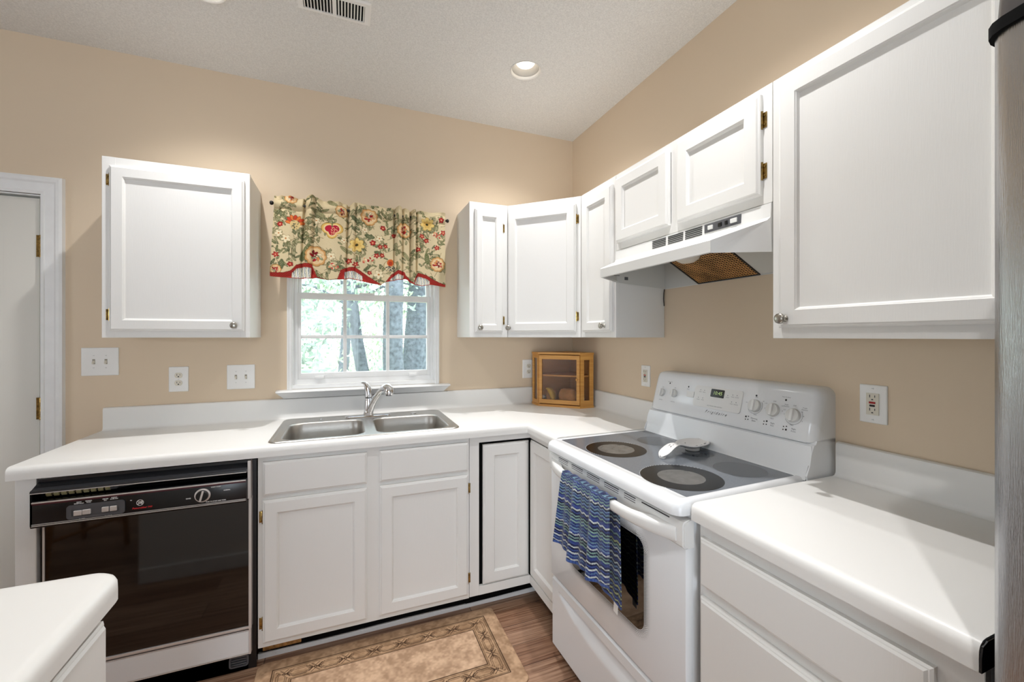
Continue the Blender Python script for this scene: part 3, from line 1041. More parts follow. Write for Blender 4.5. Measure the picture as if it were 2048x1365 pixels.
for k in range(3):
    mb.box(0.583, 0.637, 0.019, 0.026, 0.032 + k * 0.0105, 0.0365 + k * 0.0105, 0.001)
mb.build('toe_vent', M['grey'], t, smooth=20)

# ------------------------------------------------------------------ sink
t = thing('sink', 'stainless steel double-bowl sink set in the countertop under the window', 'sink', (-1.404, -0.331, CT))
ox, oy = 1.404, 0.331
X0, X1, Y0, Y1 = SX0 + ox, SX1 + ox, SY0 + oy, SY1 + oy
mb = MB()
rim = [(0.0, 0.0004), (0.001, 0.003), (0.005, 0.0058), (0.012, 0.0062), (0.017, 0.0045), (0.021, 0.0042)]
rl = lambda a: rrect(X0 + a, X1 - a, Y0 + a, Y1 - a, max(0.045 - a, 0.01), 6)
mb.loops([[(x, y, h) for x, y in rl(a)] for a, h in rim])
bowls = [(-1.782 + ox, -1.428 + ox, -0.578 + oy, -0.196 + oy), (-1.380 + ox, -1.026 + ox, -0.578 + oy, -0.196 + oy)]
bl = lambda b, a, r=0.062: rrect(b[0] + a, b[1] - a, b[2] + a, b[3] - a, max(r - a * 0.4, 0.01), 8)
mb.fill(rl(0.021), [bl(b, 0) for b in bowls], 0.0042)
mb.build('rim', M['steel'], t, smooth=40)
for b in bowls:
    mb = MB()
    st = [(0, 0.0042), (0.003, 0.002), (0.006, -0.004), (0.010, -0.05), (0.016, -0.12), (0.022, -0.148), (0.034, -0.163), (0.055, -0.170)]
    mb.loops([[(x, y, h) for x, y in bl(b, a)] for a, h in st], True, False, True)
    bo = mb.build('bowl', M['steelbowl'], t, smooth=50, recalc=False)
    bo.data.flip_normals()
    mb = MB()
    cxx, cyy = (b[0] + b[1]) / 2, (b[2] + b[3]) / 2
    mb.lathe([(0.045, 0.0), (0.043, 0.002), (0.034, 0.001), (0.030, -0.004), (0.0, -0.004)], (cxx, cyy, -0.1695), 'z', 28)
    mb.build('drain', M['chrome'], bo, smooth=40)

mb = MB()
for hx_, hr in ((0.262, 0.017), (-0.235, 0.006)):
    mb = MB()
    mb.lathe([(hr, 0.0040), (hr, 0.0060), (hr * 0.8, 0.0072), (0.0, 0.0074)], (hx_, 0.207, 0), 'z', 24)
    mb.build('hole_cover', M['chrome'], t, smooth=40)

# ------------------------------------------------------------------ faucet
t = thing('faucet', 'chrome single-lever kitchen faucet standing behind the sink', 'faucet', (-1.395, -0.122, CT + 0.0042))
mb = MB()
esc = []
for a, h in ((0.0, 0.0), (0.001, 0.004), (0.006, 0.007), (0.012, 0.0075)):
    esc.append([(x, y, h) for x, y in rrect(-0.125 + a, 0.125 - a, -0.030 + a, 0.030 - a, 0.029 - a, 8)])
mb.loops(esc, True, True, True)
mb.build('deck_plate', M['chrome'], t, smooth=40)
mb = MB()
mb.lathe([(0.031, 0.006), (0.030, 0.011), (0.026, 0.016), (0.0245, 0.030), (0.023, 0.060), (0.020, 0.085), (0.0185, 0.100), (0.019, 0.104), (0.0, 0.105)], (0, 0, 0), 'z', 28)
mb.build('body', M['chrome'], t, smooth=40)
mb = MB()       # curved spout rising forwards and to the right, and the pull-out head
sp = [(0.004, -0.004, 0.020), (0.012, -0.014, 0.050), (0.025, -0.031, 0.084), (0.041, -0.051, 0.116), (0.056, -0.069, 0.141), (0.068, -0.084, 0.156), (0.076, -0.094, 0.163)]
mb.tube(sp, [0.021, 0.0205, 0.0185, 0.0165, 0.0150, 0.0150, 0.0165], 20)
mb.build('spout', M['chrome'], t, smooth=60)
mb = MB()
hd = [(0.072, -0.089, 0.161), (0.082, -0.102, 0.170), (0.092, -0.115, 0.171), (0.099, -0.123, 0.161), (0.101, -0.125, 0.146), (0.101, -0.125, 0.131)]
mb.tube(hd, [0.0165, 0.0205, 0.0235, 0.0250, 0.0245, 0.0225], 22)
s = mb.build('spray_head', M['chrome'], t, smooth=60)
mb = MB()
mb.cyl((0.101, -0.125, 0.1315), (0.101, -0.125, 0.1270), 0.0185, 0.0165, 20)
mb.build('aerator', M['black'], s)
mb = MB()
mb.lathe([(0.0178, 0.103), (0.0180, 0.107), (0.0165, 0.108)], (0, 0, 0), 'z', 24)
mb.build('seal_ring', M['black'], t)
mb = MB()       # lever: a domed cap sweeping up into a leaf-shaped handle
lv = [(0.000, 0.0, 0.108), (0.000, 0.0, 0.125), (-0.001, 0.0, 0.143), (-0.004, 0.0, 0.160), (-0.010, 0.0, 0.175), (-0.019, 0.0, 0.186), (-0.030, 0.001, 0.191), (-0.040, 0.001, 0.190)]
mb.tube(lv, [0.0185, 0.0195, 0.0195, 0.0180, 0.0145, 0.0100, 0.0060, 0.0020], 18)
mb.build('lever', M['chrome'], t, smooth=60)

# ------------------------------------------------------------------ range (local frame: y = 0 is the oven door, +y towards the wall)
RANGE_RZ = rad(-90 + 1.3)
t = thing('range', 'white freestanding electric range with a smooth glass cooktop', 'range', (-0.657, -1.353, 0), RANGE_RZ)
HW = 0.380
mb = MB()
mb.box(-HW, HW, 0.030, 0.635, 0.05, 0.905, 0.003)
for xx in (-0.33, 0.33):
    for yy in (0.07, 0.58):
        mb.cyl((xx, yy, 0.0), (xx, yy, 0.055), 0.018, seg=14)
mb.build('body', M['enamel'], t)
# cooktop: rounded lip frame round the glass
mb = MB()
GX0, GX1, GY0, GY1 = -0.354, 0.356, 0.034, 0.500
pr = [(0.000, 0.907), (0.000, 0.925), (0.003, 0.937), (0.010, 0.945), (0.018, 0.9475), (0.026, 0.9465), (0.030, 0.9445)]
LX0, LX1, LY0, LY1 = -0.386, 0.386, -0.030, 0.53
rings = []
for a, z in pr:
    rings.append([(x, y, z) for x, y in rrect(LX0 + a, LX1 - a, LY0 + a * 1.6, LY1, max(0.034 - a * 0.7, 0.004), 6)])
rings.append([(x, y, 0.9440) for x, y in rrect(GX0, GX1, GY0, GY1, 0.008, 6)])
mb.loops(rings, True, True, False)
ck = mb.build('cooktop', M['enamel'], t, smooth=50)
mb = MB()
mb.loops([[(x, y, z) for x, y in rrect(GX0 - 0.001, GX1 + 0.001, GY0 - 0.001, GY1 + 0.001, 0.008, 6)] for z in (0.940, 0.9446)], True, True, True)
gl = mb.build('cooktop_glass', M['ceramic_glass'], ck, smooth=30)
def disc(mb, cx, cy, r0, r1, z, seg=56):
    c = [(math.cos(2 * PI * k / seg), math.sin(2 * PI * k / seg)) for k in range(seg)]
    if r0 <= 0:
        mb.face([(cx + r1 * a, cy + r1 * b, z) for a, b in c])
    else:
        mb.loops([[(cx + r * a, cy + r * b, z) for a, b in c] for r in (r1, r0)])
for cx, cy, r, ri in ((-0.137, 0.162, 0.123, 0.072), (0.2205, 0.149, 0.131, 0.073)):
    mb = MB()
    disc(mb, cx, cy, ri, r - 0.004, 0.9449)
    mb.mats = [M['burner'], M['burner_in'], M['inkwhite']]
    n1 = len(mb.bm.faces)
    mb.mi = 1
    disc(mb, cx, cy, 0, ri, 0.9449)
    mb.mi = 2
    for k in range(72):
        a = 2 * PI * k / 72
        ca, sa = math.cos(a), math.sin(a)
        if 20 < k < 60:
            mb.face([(cx + (r - 0.0035 + u_ * 0.0025) * math.cos(a + v_ * 0.016), cy + (r - 0.0035 + u_ * 0.0025) * math.sin(a + v_ * 0.016), 0.9449) for u_, v_ in ((0, 0), (1, 0), (1, 1), (0, 1))])
    mb.build('burner', None, gl, smooth=0)['label'] = 'front burner ring with a pale worn centre'
for cx, cy, r in ((-0.178, 0.403, 0.078), (0.241, 0.392, 0.083), (0.035, 0.42, 0.06)):
    mb = MB()
    disc(mb, cx, cy, 0, r, 0.9449)
    mb.build('burner', M['burner_rear'], gl, smooth=0)
# backguard: sloping splash panel, groove, console
BX0, BX1 = -0.366, 0.396
mb = MB()
pf = [(0.500, 0.938), (0.506, 0.950), (0.516, 0.985), (0.524, 1.020), (0.530, 1.044), (0.545, 1.049), (0.552, 1.060), (0.60, 1.062), (0.648, 1.062), (0.648, 0.70), (0.60, 0.70), (0.560, 0.90)]
mb.loops([[(x, y, z) for y, z in pf] for x in (BX0, BX1)], True, True, True)
bmesh.ops.bevel(mb.bm, geom=[e for e in mb.bm.edges if abs((e.verts[0].co - e.verts[1].co).x) < 1e-6 and all(0.49 < v_.co.y < 0.535 for v_ in e.verts)], offset=0.006, segments=2, affect='EDGES')
bg = mb.build('backguard', M['enamel'], t, smooth=30)
mb = MB()
NX = 40
def console_ring(s):
    """profile of the console at corner shrink s (0 = full)"""
    return [(0.548 + s * 0.5, 1.049 + s * 0.3), (0.536 + s, 1.052 + s * 0.5), (0.5345 + s, 1.058 + s * 0.5), (0.5560 + s * 0.9, 1.138), (0.574 + s * 0.7, 1.205 - s), (0.580 + s * 0.7, 1.220 - s), (0.590 + s * 0.6, 1.228 - s), (0.610, 1.231 - s), (0.652, 1.231 - s), (0.652, 1.049)]
sec = [(0.0, 0.030), (0.002, 0.020), (0.008, 0.010), (0.018, 0.0030), (0.030, 0.0)]
xs = [(BX0 + a, s) for a, s in sec] + [(BX1 - a, s) for a, s in sec[::-1]]
mb.loops([[(x, y, z) for y, z in console_ring(s)] for x, s in xs], True, True, True)
con = mb.build('control_console', M['enamel'], t, smooth=40)
CK = (0.574 - 0.5345) / (1.205 - 1.058)
UPV = Vector((0, CK, 1)).normalized()
NRM = Vector((0, -1, CK)).normalized()
def cpos(x, z, off=0.0006):
    return Vector((x, 0.5345 + (z - 1.058) * CK, z)) + NRM * off
for x, z, r in ((-0.301, 1.133, 0.0185), (-0.226, 1.138, 0.0185), (0.175, 1.142, 0.0235), (0.246, 1.138, 0.0235), (0.319, 1.131, 0.0235)):
    mb = MB()
    o = cpos(x, z, 0)
    rings = []
    for rr, h in ((1.0, 0.0), (1.0, 0.004), (0.97, 0.0095), (0.90, 0.0115)):
        rings.append([o + NRM * h + (Vector((1, 0, 0)) * math.cos(2 * PI * k / 32) + UPV * math.sin(2 * PI * k / 32)) * rr * r for k in range(32)])
    mb.loops(rings, True, False, True)
    k_ = mb.build('control_knob', M['knob_plastic'], con, smooth=40)
    mb = MB()
    g = []
    for a, hw, h in ((-0.86, 0.20, 0.012), (-0.84, 0.24, 0.018), (0.84, 0.24, 0.018), (0.86, 0.20, 0.012)):
        g.append([o + UPV * a * r + Vector((b * hw * r, 0, 0)) + NRM * hh for b, hh in ((-1, 0.0105), (-0.75, h), (0.75, h), (1, 0.0105))])
    mb.loops(g, True, True, True)
    mb.build('grip', M['enamel_matte'], k_, smooth=20)
# touch panel and clock
mb = MB()
o_ = rrect(-0.108, 0.121, 1.102, 1.188, 0.010)
i_ = rrect(-0.104, 0.119, 1.105, 1.185, 0.008)
mb.loops([[cpos(x, z, h) for x, z in lp] for lp, h in ((o_, 0.0), (o_, 0.004), (i_, 0.0046))], True, False, True)
tp = mb.build('touch_panel', M['enamel_matte'], con, smooth=30)
mb = MB()
mb.loops([[cpos(x, z, h) for x, z in rrect(-0.024, 0.040, 1.149, 1.181, 0.003)] for h in (0.0045, 0.0056)], True, False, True)
dp = mb.build('clock_display', M['display'], tp, smooth=0)
mb = MB()
mb.text('10:45', 0.0200, cpos(0.009, 1.165, 0.0060), up=UPV, shear=0.12)
mb.build('clock_digits', M['led'], dp, smooth=0, recalc=False)
mb = MB()
mb.text('F r i g i d a i r e', 0.0165, cpos(0.012, 1.088), up=UPV, shear=0.5)
def ldot(x, z, r=0.0032):
    mb.face([cpos(x + r * math.cos(2 * PI * k / 14), z + r * math.sin(2 * PI * k / 14)) for k in range(14)])
for x, z in ((-0.263, 1.180), (-0.150, 1.176), (0.174, 1.179), (0.285, 1.178)):
    ldot(x, z, 0.0036)
for x in (0.151, 0.224, 0.296):        # little burner-position diagrams
    for k, (a, b) in enumerate(((-0.004, 0.004), (0.006, 0.006), (-0.004, -0.006), (0.006, -0.005))):
        ldot(x + a, 1.094 + b - (x - 0.15) * 0.06, 0.0034 if k == {0.151: 0, 0.224: 1, 0.296: 3}[x] else 0.0022)
mb.build('panel_marks', M['ink'], con, smooth=0, recalc=False)
mb = MB()
def small(s, x, z, sz=0.0058):
    mb.text(s, sz, cpos(x, z), up=UPV)
for s, x, z in (('Surface On', -0.263, 1.187), ('OFF', -0.301, 1.158), ('OFF', -0.226, 1.162), ('Left Rear', -0.301, 1.100), ('Left Front', -0.226, 1.100), ('Oven', -0.150, 1.166), ('OFF', 0.176, 1.173), ('HI', 0.205, 1.162), ('LO', 0.140, 1.150), ('MED', 0.182, 1.110), ('OFF', 0.247, 1.168),
                ('HI', 0.276, 1.156), ('8', 0.279, 1.139), ('2', 0.214, 1.139), ('LO', 0.216, 1.157), ('MED', 0.247, 1.1075), ('Hot Surface', 0.285, 1.188), ('OFF', 0.318, 1.163), ('Single', 0.290, 1.163), ('Element', 0.290, 1.157), ('Triple', 0.352, 1.160), ('Element', 0.352, 1.154), ('HI', 0.345, 1.1465),
                ('MED', 0.318, 1.099), ('8', 0.352, 1.133), ('6', 0.350, 1.117), ('2', 0.287, 1.131), ('LO', 0.286, 1.145)):
    small(s, x, z, 0.0062)
for s, x, z in (('Warming', 0.180, 1.096), ('Zone', 0.180, 1.088), ('Right', 0.252, 1.092), ('Rear', 0.252, 1.084), ('Right', 0.327, 1.087), ('Front', 0.327, 1.079)):
    small(s, x, z, 0.0072)
for x, r in ((0.175, 0.029), (0.319, 0.030)):
    for a0, a1 in ((-150, 40),):
        pts = [cpos(x + r * math.cos(rad(a)), (1.142 if x < 0.2 else 1.131) + r * math.sin(rad(a)), 0.0004) for a in range(a0, a1 + 1, 8)]
        mb.tube(pts, 0.0004, 4)
mb.build('panel_lettering', M['inkgrey'], con, smooth=0, recalc=False)
mb = MB()
def pad(s, x, z):
    mb.text(s, 0.0052, cpos(x, z - 0.005, 0.0051), up=UPV)
    mb.face([cpos(x + 0.0018 * math.cos(2 * PI * k / 12), z + 0.003 + 0.0018 * math.sin(2 * PI * k / 12), 0.0051) for k in range(12)])
for s, x, z in (('BAKE', -0.078, 1.167), ('BROIL', -0.058, 1.167), ('CLEAN', -0.083, 1.135), ('TIMER', -0.060, 1.135), ('START', 0.057, 1.160), ('OVEN', 0.079, 1.165), ('CLOCK', 0.098, 1.165), ('STOP', 0.079, 1.138), ('CANCEL', 0.099, 1.138)):
    pad(s, x, z)
mb.text('ELECTRONIC OVEN CONTROL', 0.0052, cpos(0.005, 1.112, 0.0051), up=UPV)
mb.build('pad_lettering', M['inkgrey'], tp, smooth=0, recalc=False)
mb = MB()
mb.box(-0.135, -0.110, 0.5, 0.505, 1.2, 1.201)
mb.bm.clear()
mb.loops([[cpos(x, z, h) for x, z in rrect(-0.152, -0.112, 1.133, 1.158, 0.004)] for h in (0, 0.003, 0.0035)], True, False, True)
mb.build('oven_light_switch', M['enamel_matte'], con, smooth=30)
# oven door
mb = MB()
mb.box(-0.386, 0.386, 0.000, 0.028, 0.352, 0.816, 0.004)
dr_ = mb.build('oven_door', M['enamel'], t)
mb = MB()
mb.loops([[(x, -y, z) for x, z in rrect(-0.222, 0.218, 0.472, 0.765, 0.035, 7)] for y in (-0.002, 0.0007)], True, False, True)
wn_ = mb.build('oven_window', M['blackglass'], dr_, smooth=0)
mb = MB()       # dotted frit fading out round the window
random.seed(3)
mb = MB()
for row in range(1, 9):
    off = 0.0034 * row
    base = rrect(-0.222 - off, 0.218 + off, 0.472 - off, 0.765 + off, 0.035 + off, 10)
    L = 0
    for (xa, za), (xb2, zb2) in zip(base, base[1:] + base[:1]):
        n = max(1, int(math.hypot(xb2 - xa, zb2 - za) / 0.0042))
        for k in range(n):
            f = (k + 0.5 * (row % 2)) / n
            x, z = xa + (xb2 - xa) * f, za + (zb2 - za) * f
            r = 0.0021 - row * 0.0002
            mb.face([(x + r * c, -0.0006, z + r * s) for c, s in ((1, 0), (0, 1), (-1, 0), (0, -1))])
o = mb.build('window_frit', M['ink'], wn_, smooth=0, recalc=False)
mb = MB()       # plastic cap rail across the top of the door, with vent slots
pf = [(0.0, 0.816), (-0.004, 0.818), (-0.010, 0.824), (-0.0105, 0.881), (-0.006, 0.890), (0.002, 0.8925), (0.028, 0.893), (0.028, 0.816)]
mb.loops([[(x, y, z) for y, z in pf] for x in (-0.388, 0.388)], True, True, True)
bmesh.ops.bevel(mb.bm, geom=[e for e in mb.bm.edges if abs((e.verts[0].co - e.verts[1].co).x) < 1e-6 and all(v_.co.y < 0.003 for v_ in e.verts)], offset=0.004, segments=2, affect='EDGES')
mb.build('door_cap', M['enamel_matte'], dr_, smooth=40)
mb = MB()
for x0, x1 in ((-0.30, -0.225), (-0.195, -0.115), (-0.085, -0.005), (0.025, 0.105), (0.135, 0.19)):
    for k in range(3):
        mb.box(x0, x1, -0.0112, -0.009, 0.8725 + k * 0.0068, 0.8742 + k * 0.0068)
mb.box(0.22, 0.335, -0.0112, -0.009, 0.8855, 0.8878)
mb.build('vent_slot', M['ink'], dr_, smooth=0)
mb = MB()       # bowed handle bar
rings = []
N = 28
for i in range(N + 1):
    f = i / N * 2 - 1
    x = 0.362 * f
    e = abs(f)
    yb = -0.016 - 0.046 * (1 - max(0, (e - 0.52) / 0.48) ** 2.0) if e > 0.52 else -0.062
    yb = -0.014 - 0.048 * (1 - max(0.0, (e - 0.45) / 0.55) ** 2.2)
    hz = 0.0155 + 0.005 * max(0.0, (e - 0.4) / 0.6)
    zc = 0.850
    th = 0.022 if e < 0.55 else 0.022 + 0.004 * (e - 0.55)
    back = min(-0.006, yb + th) if e < 0.62 else min(-0.004, yb + th + (e - 0.62) * 0.12)
    back = min(back, -0.008)
    rings.append([(x, yb + 0.004, zc - hz), (x, yb + 0.001, zc - hz * 0.8), (x, yb, zc - hz * 0.3), (x, yb, zc + hz * 0.4), (x, yb + 0.002, zc + hz * 0.85), (x, yb + 0.006, zc + hz), (x, back - 0.002, zc + hz), (x, back, zc + hz * 0.8), (x, back, zc - hz * 0.8), (x, back - 0.002, zc - hz)])
mb.loops(rings, True, True, True)
mb.build('door_handle', M['enamel_matte'], dr_, smooth=50)
# storage drawer with a scooped lens-shaped pull
zs = np.linspace(0.040, 0.340, 46)
xs_ = np.linspace(-0.386, 0.386, 90)
XX, ZZ = np.meshgrid(xs_, zs)
lens_top = 0.300
lens_h = 0.075 * np.clip(1 - (np.abs(XX + 0.0) / 0.335) ** 2.2, 0, 1)
dd = np.clip((lens_top - ZZ) / np.maximum(lens_h, 1e-4), -1, 2)
inside = (dd > 0) & (dd < 1)
depth = np.where(inside, 0.020 * np.sin(PI * np.clip(dd, 0, 1) ** 0.55) * np.clip(lens_h / 0.02, 0, 1), 0)
Y = 0.002 + depth
ed = np.minimum(np.minimum(XX + 0.386, 0.386 - XX), np.minimum(ZZ - 0.040, 0.340 - ZZ))
Y = Y + np.where(ed < 0.004, 0.010, 0)
P = np.stack([XX, Y, ZZ], -1)
o = grid_obj('storage_drawer', P, M['enamel'], t)
o.data.set_sharp_from_angle(angle=rad(40))
mb = MB()
mb.box(-0.386, 0.386, 0.022, 0.029, 0.340, 0.353)
mb.build('drawer_gap', M['dark'], t, smooth=0)

# ------------------------------------------------------------------ range hood (viewer frame on the right wall)
t = thing('range_hood', 'white under-cabinet range hood above the cooktop', 'range hood', (0, -1.335, 1.640), RIGHT)
hx = 0.396
zo = 1.640
mb = MB()
A_, B_ = -0.397, 0.397
top = [(-hx, -0.300, HB - 0.002 - zo), (hx, -0.300, HB - 0.002 - zo)]
fr_ = [
    [(-hx, -0.302, HB - 0.002 - zo), (hx, -0.302, HB - 0.002 - zo)],
    [(-hx, -0.305, 1.768 - zo), (hx, -0.305, 1.768 - zo)],
    [(-hx + 0.006, -0.312, 1.758 - zo), (hx - 0.006, -0.312, 1.758 - zo)],
    [(-0.304, -0.449, 1.707 - zo), (0.304, -0.449, 1.707 - zo)],
    [(-0.305, -0.4515, 1.703 - zo), (0.305, -0.4515, 1.703 - zo)],
    [(-0.305, -0.451, 1.666 - zo), (0.305, -0.451, 1.666 - zo)],
    [(-0.302, -0.445, 1.664 - zo), (0.302, -0.445, 1.664 - zo)],
    [(-0.300, -0.440, 1.672 - zo), (0.300, -0.440, 1.672 - zo)]]
for a, b in zip(fr_, fr_[1:]):
    mb.face([a[0], a[1], b[1], b[0]])
for s in (-1, 1):
    P_ = lambda q: (s * abs(q[0]), q[1], q[2])
    f = fr_
    # chamfered visor sides
    sd_top = (s * hx, -0.305, 1.768 - zo)
    sd_bot = (s * hx, -0.300, 1.661 - zo)
    mb.face([P_(f[2][1]), P_(f[3][1]), P_(f[4][1]), P_(f[5][1]), P_(f[6][1]), sd_bot, (s * hx, -0.303, 1.745 - zo), sd_top])
    mb.face([sd_bot, P_(f[6][1]), P_(f[7][1]), (s * (hx - 0.006), -0.296, 1.668 - zo)])
    # straight sides back to the wall
    mb.face([(s * hx, -0.300, 1.661 - zo), (s * hx, -0.004, 1.641 - zo), (s * hx, -0.004, HB - 0.002 - zo), (s * hx, -0.302, HB - 0.002 - zo), sd_top])
mb.face([(-hx, -0.302, HB - 0.002 - zo), (-hx, -0.004, HB - 0.002 - zo), (hx, -0.004, HB - 0.002 - zo), (hx, -0.302, HB - 0.002 - zo)])
mb.face([(-hx, -0.004, 0), (hx, -0.004, 0), (hx, -0.004, HB - 0.002 - zo), (-hx, -0.004, HB - 0.002 - zo)])
mb.build('shell', M['enamel_matte'], t, smooth=0)
mb = MB()       # inner lining
for s in (-1, 1):
    q = s * (hx - 0.004)
    mb.face([(q, -0.30, 1.661 - zo), (q, -0.008, 0.001), (q, -0.008, 0.13), (q, -0.30, 0.13)])
    mb.face([(q, -0.30, 1.661 - zo), (q, -0.30, 0.115), (s * 0.298, -0.438, 0.062), (s * 0.298, -0.438, 1.668 - zo)])
mb.face([(-hx, -0.008, 0.002), (hx, -0.008, 0.002), (hx, -0.008, 0.13), (-hx, -0.008, 0.13)])
mb.face([(-hx, -0.008, 0.128), (hx, -0.008, 0.128), (hx, -0.30, 0.112), (-hx, -0.30, 0.112)])
mb.face([(-hx + 0.004, -0.30, 0.112), (hx - 0.004, -0.30, 0.112), (0.298, -0.438, 0.06), (-0.298, -0.438, 0.06)])
# fan housing: side cheeks each side of the filter
mb.face([(-0.178, -0.010, 0.004), (-0.178, -0.18, 0.094), (-0.178, -0.18, 0.125), (-0.178, -0.010, 0.125)])
mb.face([(0.137, -0.010, 0.004), (0.137, -0.18, 0.094), (0.137, -0.18, 0.125), (0.137, -0.010, 0.125)])
mb.face([(0.137, -0.18, 0.094), (0.137, -0.010, 0.004), (0.34, -0.010, 0.006), (0.34, -0.18, 0.10)])
mb.build('inner_lining', M['hoodin'], t, smooth=0)
mb = MB()       # tilted aluminium mesh filter, with real crimped wires
fu = Vector((0, -0.170, 0.090)).normalized()
fo = Vector((-0.172, -0.009, 0.003))
L_, W_ = 0.192, 0.305
mb.loops([[fo + Vector((a * W_, 0, 0)) + fu * b * L_ + Vector((0, -0.0, h)) for a, b in ((0, 0), (1, 0), (1, 1), (0, 1))] for h in (0.004, 0.006)], True, True, True)
fl = mb.build('filter_screen', M['filter_back'], t, smooth=0)
mb = MB()
for i in range(26):
    a = (i + 0.5) / 26
    mb.tube([fo + Vector((a * W_, 0, 0.002 + 0.0012 * (k % 2))) + fu * (k / 14) * L_ for k in range(15)], 0.0017, 4)
for i in range(16):
    b = (i + 0.5) / 16
    mb.tube([fo + Vector((k / 20 * W_, 0, 0.002 + 0.0012 * ((k + 1) % 2))) + fu * b * L_ for k in range(21)], 0.0017, 4)
mb.build('filter_wire', M['filter'], fl, smooth=0)
mb = MB()
for a, b in (((0, 0), (1, 0)), ((1, 0), (1, 1)), ((1, 1), (0, 1)), ((0, 1), (0, 0))):
    mb.tube([fo + Vector((q[0] * W_, 0, 0.001)) + fu * q[1] * L_ for q in (a, b)], 0.004, 6)
mb.build('filter_rim', M['iron'], fl, smooth=0)
mb = MB()       # lamp lens
mb.lathe([(0.0, -0.028), (0.022, -0.025), (0.038, -0.014), (0.044, 0.0), (0.044, 0.02)], (-0.04, -0.205, 0.090), 'z', 28, sx=1.25)
mb.build('lamp_lens', M['lens'], t, smooth=50)
mb = MB()
for x, y, z in ((-0.15, -0.0085, 0.05), (0.36, -0.0085, 0.05)):
    mb.cyl((x, y, z), (x, y - 0.003, z), 0.004, seg=10)
mb.box(-0.372, -0.368, -0.36, -0.30, 0.050, 0.052)
mb.box(-0.3915, -0.3905, -0.255, -0.235, 0.035, 0.05)
mb.tube([(0.352, -0.0082, 0.015), (0.356, -0.014, 0.055), (0.352, -0.0085, 0.10)], 0.0015, 6)
mb.build('screw', M['grey'], t, smooth=0)
mb = MB()       # slots in the front
for x0, x1 in ((-0.134, -0.056), (-0.042, 0.038), (0.050, 0.131)):
    for k in range(5):
        z = 0.1325 + k * 0.0070
        mb.box(x0, x1, -0.3062, -0.3020, z, z + 0.0030)
mb.build('vent_slot', M['ink'], t, smooth=0)
mb = MB()
mb.box(0.143, 0.293, -0.3066, -0.302, 0.134, 0.165, 0.001)
sw = mb.build('switch_plate', M['grey'], t, smooth=0)
for x, w in ((0.172, 0.022), (0.212, 0.014), (0.238, 0.010), (0.268, 0.026)):
    mb = MB()
    mb.box(x - w / 2, x + w / 2, -0.3115, -0.306, 0.142, 0.157, 0.002)
    mb.build('rocker', M['black'] if w < 0.02 else M['knob_plastic'], sw, smooth=0)
mb = MB()       # power lead hanging down behind the wall cabinet
mb.tube([(-0.392, -0.010, 0.0), (-0.394, -0.012, -0.02), (-0.396, -0.012, -0.05), (-0.394, -0.010, -0.085)], 0.0022, 8)
mb.build('power_lead', M['iron'], t)

# ------------------------------------------------------------------ refrigerator (viewer frame on the right wall)
t = thing('refrigerator', 'stainless steel refrigerator at the right edge with a black top seal', 'refrigerator', (0, -2.3425, 0), RIGHT)
mb = MB()
mb.box(0.006, 0.90, -0.640, -0.03, 0.03, 1.80, 0.004)
for xx in (0.05, 0.85):
    mb.cyl((xx, -0.58, 0), (xx, -0.58, 0.032), 0.02, seg=12)
    mb.cyl((xx, -0.08, 0), (xx, -0.08, 0.032), 0.02, seg=12)
mb.build('cabinet_body', M['panelblack'], t)
def fridge_door(z0, z1):
    pl = [(0.0, -0.645), (-0.001, -0.690), (0.002, -0.704), (0.009, -0.714), (0.020, -0.721), (0.06, -0.733), (0.15, -0.748), (0.30, -0.758), (0.455, -0.761), (0.61, -0.758), (0.76, -0.748), (0.85, -0.733), (0.89, -0.721), (0.901, -0.714), (0.908, -0.704), (0.911, -0.690), (0.910, -0.645)]
    mb = MB()
    mb.loops([[(x, y, z) for x, y in pl] for z in (z0, z1)], True, True, True)
    return mb, pl
mb, pl = fridge_door(0.70, 1.800)
dd_ = mb.build('door', M['steelv'], t, smooth=50)
mb, pl = fridge_door(0.06, 0.685)
mb.build('freezer_drawer', M['steelv'], t, smooth=50)
mb = MB()
mb.loops([[(0.455 + (x - 0.455) * s, y * k, z) for x, y in pl] for z, s, k in ((1.800, 1.010, 1.006), (1.816, 1.010, 1.006))], True, True, True)
mb.build('top_seal', M['dark'], dd_, smooth=50)
mb = MB()
mb.loops([[(0.455 + (x - 0.455) * s, y, z) for x, y in pl] for z, s in ((1.816, 0.995), (1.850, 0.99))], True, True, True)
mb.build('top_cap', mat('charcoal_cap', '4a4646', 0.35), dd_, smooth=50)
mb = MB()
mb.tube([(0.86, -0.70, 0.80), (0.86, -0.755, 0.82), (0.86, -0.758, 1.2), (0.86, -0.755, 1.58), (0.86, -0.70, 1.60)], 0.012, 12)
mb.build('handle', M['steelv'], dd_)
mb = MB()
mb.tube([(0.15, -0.72, 0.61), (0.17, -0.775, 0.61), (0.74, -0.775, 0.61), (0.76, -0.72, 0.61)], 0.012, 12)
mb.build('handle', M['steelv'], t)
